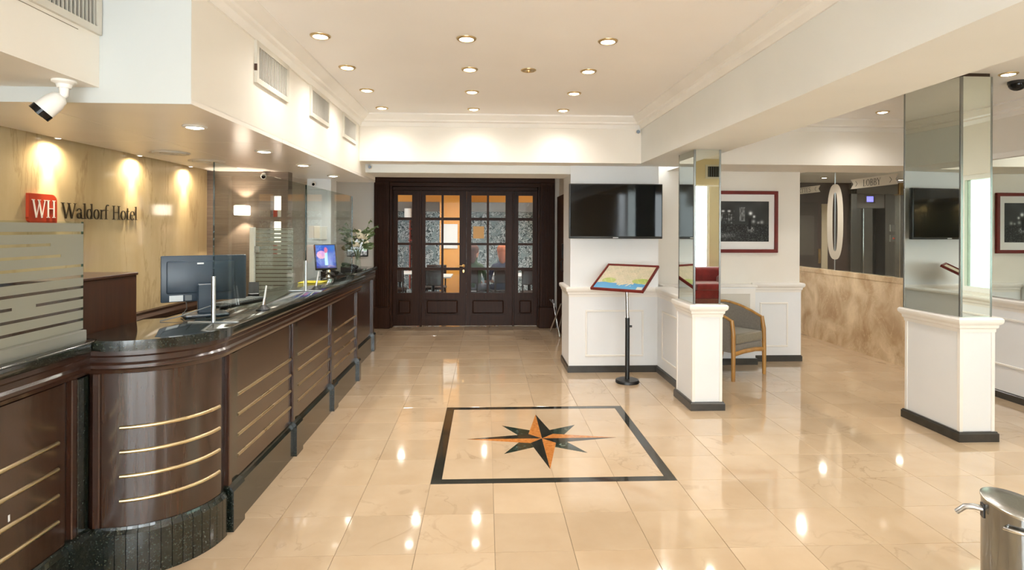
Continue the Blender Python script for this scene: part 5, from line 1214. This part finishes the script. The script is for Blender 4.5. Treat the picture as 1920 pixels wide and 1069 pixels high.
sh_ = thing('wall_shelf', 'red shelf ladder against the patterned wallpaper', 'shelf', (-1.75, 14.05, 0))
for x in (-1.82, -1.62): MB().box(x-0.012, x+0.012, 14.0, 14.15, 0.2, 2.2).build('upright', 'sign_red', sh_)
for z in (1.35, 1.62, 1.9): MB().box(-1.85, -1.59, 14.0, 14.18, z, z+0.025).build('shelf_board', 'sign_red', sh_)
G2 = 'lamps of the breakfast room'
for x, y, nm in ((-1.6, 11.2, 'left'), (0.0, 11.4, 'middle'), (1.4, 11.2, 'right')): downlight('recessed lamp in the amber-tinted ceiling, %s' % nm, x, y, 2.75, group=G2, watt=LAMP_W*5.5)
pd = thing('wall_lamp', 'white cylinder lamp on the breakfast room beam', 'wall lamp', (-1.7, 12.78, 1.98))
MB().lathe([(0.0001, -0.1), (0.08, -0.1), (0.08, 0.1), (0.0001, 0.1)], (0, 0, 0), 20).build('shade', 'white_plastic', pd, world=False, smooth=40); MB().box(-0.02, 0.02, 0.07, 0.12, -0.02, 0.06).build('arm', 'steel', pd, world=False)
def table(label, x, y, first=[None]):
    if first[0] is None:
        t = thing('breakfast_table', label, 'table', (x, y, 0.006), group='breakfast tables')
        MB().box(-0.36, 0.36, -0.36, 0.36, 0.72, 0.75, bev=0.005).build('tabletop', 'table_white', t, world=False)
        MB().cyl((0, 0, 0.02), (0, 0, 0.72), 0.03, seg=12).build('pedestal', 'black_plastic', t, world=False, smooth=40)
        MB().lathe([(0.0001, 0), (0.22, 0), (0.21, 0.015), (0.03, 0.03)], (0, 0, 0), 20).build('foot', 'black_plastic', t, world=False, smooth=40)
        first[0] = t; return t
    return dup(first[0], (x, y, 0.006), 0, label)
table('white breakfast table behind the left door leaf', -1.0, 11.1); table('white breakfast table behind the right door leaf', 0.05, 11.6)
table('white breakfast table behind the right side light', 0.85, 11.3); table('white breakfast table behind the left side light', -1.75, 11.9)
def dchair(label, x, y, rz, first=[None]):
    if first[0] is None:
        t = thing('breakfast_chair', label, 'chair', (x, y, 0.006), rz, group='breakfast chairs')
        MB().box(-0.21, 0.21, -0.21, 0.21, 0.43, 0.48, bev=0.012).build('seat', 'dark_wood', t, world=False)
        MB().box(-0.20, 0.20, 0.19, 0.22, 0.62, 0.90, bev=0.010).build('backrest', 'dark_wood', t, world=False)
        for sx in (-1, 1):
            MB().cyl((sx*0.19, -0.19, 0), (sx*0.18, -0.18, 0.43), 0.014, 0.018, 8).build('leg', 'dark_wood', t, world=False)
            MB().tube([(sx*0.19, 0.21, 0), (sx*0.18, 0.195, 0.45), (sx*0.18, 0.215, 0.88)], 0.016, 8).build('leg', 'dark_wood', t, world=False)
        first[0] = t; return t
    return dup(first[0], (x, y, 0.006), rz, label)
dchair('dark wooden chair at the table behind the left door leaf', -0.95, 10.55, PI)
dchair('dark wooden chair across the table behind the left door leaf', -1.0, 11.68, 0)
dchair('dark wooden chair under the person in green', -0.22, 11.08, PI-0.5)
dchair('dark wooden chair under the person in navy', 0.30, 11.05, PI+0.25)
dchair('dark wooden chair at the table behind the right side light', 0.85, 10.72, PI); dchair('dark wooden chair at the table behind the left side light', -1.75, 11.3, PI)
# seated guests: one continuous skinned body each
def person(label, loc, rz, cloth, legs, hair, skin='skin'):
    J = {'pel': ((0, 0.0, 0.52), .135), 'bel': ((0, -0.01, 0.66), .125), 'che': ((0, 0.0, 0.86), .135), 'nk0': ((0, 0.0, 1.00), .06), 'nk': ((0, -0.01, 1.06), .048), 'hd0': ((0, -0.02, 1.13), .075), 'hd': ((0, -0.025, 1.20), .088), 'hd2': ((0, -0.015, 1.27), .07)}
    E_ = [('pel', 'bel', 0), ('bel', 'che', 0), ('che', 'nk0', 0), ('nk0', 'nk', 2), ('nk', 'hd0', 2), ('hd0', 'hd', 2), ('hd', 'hd2', 2)]
    for s_, q in ((-1, 'l'), (1, 'r')):
        J['sh'+q] = ((s_*0.165, 0.0, 0.94), .058); J['el'+q] = ((s_*0.22, -0.06, 0.70), .042); J['wr'+q] = ((s_*0.12, -0.26, 0.62), .030); J['hn'+q] = ((s_*0.07, -0.33, 0.60), .030); J['hf'+q] = ((s_*0.03, -0.38, 0.585), .018)
        J['hp'+q] = ((s_*0.09, -0.03, 0.50), .10); J['kn'+q] = ((s_*0.11, -0.42, 0.50), .068); J['an'+q] = ((s_*0.11, -0.44, 0.10), .042); J['ft'+q] = ((s_*0.12, -0.58, 0.05), .036)
        E_ += [('che', 'sh'+q, 0), ('sh'+q, 'el'+q, 0), ('el'+q, 'wr'+q, 2), ('wr'+q, 'hn'+q, 2), ('hn'+q, 'hf'+q, 2), ('pel', 'hp'+q, 1), ('hp'+q, 'kn'+q, 1), ('kn'+q, 'an'+q, 1), ('an'+q, 'ft'+q, 1)]
    names = list(J); ix = {k: i for i, k in enumerate(names)}
    me = bpy.data.meshes.new('body'); bm = bmesh.new(); sk = bm.verts.layers.skin.verify(); vv = []
    for k in names:
        v = bm.verts.new(J[k][0]); v[sk].radius = (J[k][1], J[k][1]*(0.82 if k in ('pel', 'bel', 'che') else 1)); v[sk].use_root = (k == 'pel'); vv.append(v)
    for a, b_, _ in E_: bm.edges.new((vv[ix[a]], vv[ix[b_]]))
    bm.to_mesh(me); bm.free()
    o = bpy.data.objects.new('tmp', me); COL.objects.link(o); o.modifiers.new('s', 'SKIN'); o.modifiers.new('d', 'SUBSURF').levels = 2
    dg = bpy.context.evaluated_depsgraph_get(); em_ = bpy.data.meshes.new_from_object(o.evaluated_get(dg)); bpy.data.objects.remove(o)
    em_.materials.clear()
    for x in (cloth, legs, skin): em_.materials.append(M[x])
    segs = [(Vector(J[a][0]), Vector(J[b_][0]), mi, max(J[a][1], J[b_][1])) for a, b_, mi in E_]
    for p in em_.polygons:
        c = p.center; best = None
        for a, b_, mi, rr in segs:
            t = max(0, min(1, (c-a).dot(b_-a)/max((b_-a).length_squared, 1e-9))); d = (c-(a+(b_-a)*t)).length-rr
            if best is None or d < best[0]: best = (d, mi)
        p.material_index = best[1]; p.use_smooth = True
    root = thing('person', label, 'person', loc, rz, group='seated guests in the breakfast room')
    bo = bpy.data.objects.new('body', em_); COL.objects.link(bo); bo.parent = root
    hm = MB(); hm.ball((0, 0.012, 1.245), 0.103, 14, 10, (0.92, 1.0, 1.0)); hm.ball((0, 0.07, 1.12), 0.08, 12, 8, (1.0, 0.7, 1.7))
    hm.build('hair', hair, root, world=False, smooth=60)
    fc = MB()
    fc.ball((0, -0.112, 1.185), 0.014, 8, 6, (0.8, 1, 1.4)); fc.build('nose', skin, root, world=False, smooth=60)
    ey = MB()
    for s_ in (-1, 1): ey.ball((s_*0.033, -0.098, 1.215), 0.011, 8, 6)
    ey.build('eyes', 'label_white', root, world=False, smooth=60)
    MB().ball((0, -0.098, 1.145), 0.02, 8, 6, (1.1, 0.5, 0.35)).build('mouth', 'sign_red', root, world=False, smooth=60)
    return root
person('seated guest with auburn hair and green top behind the right door leaf', (-0.22, 11.08, 0.0), PI-0.5, 'green_cloth', 'grey_cloth', 'hair_auburn')
person('seated guest with ginger hair and navy top behind the right door leaf', (0.30, 11.05, 0.0), PI+0.25, 'navy_cloth', 'navy_cloth', 'hair_ginger')
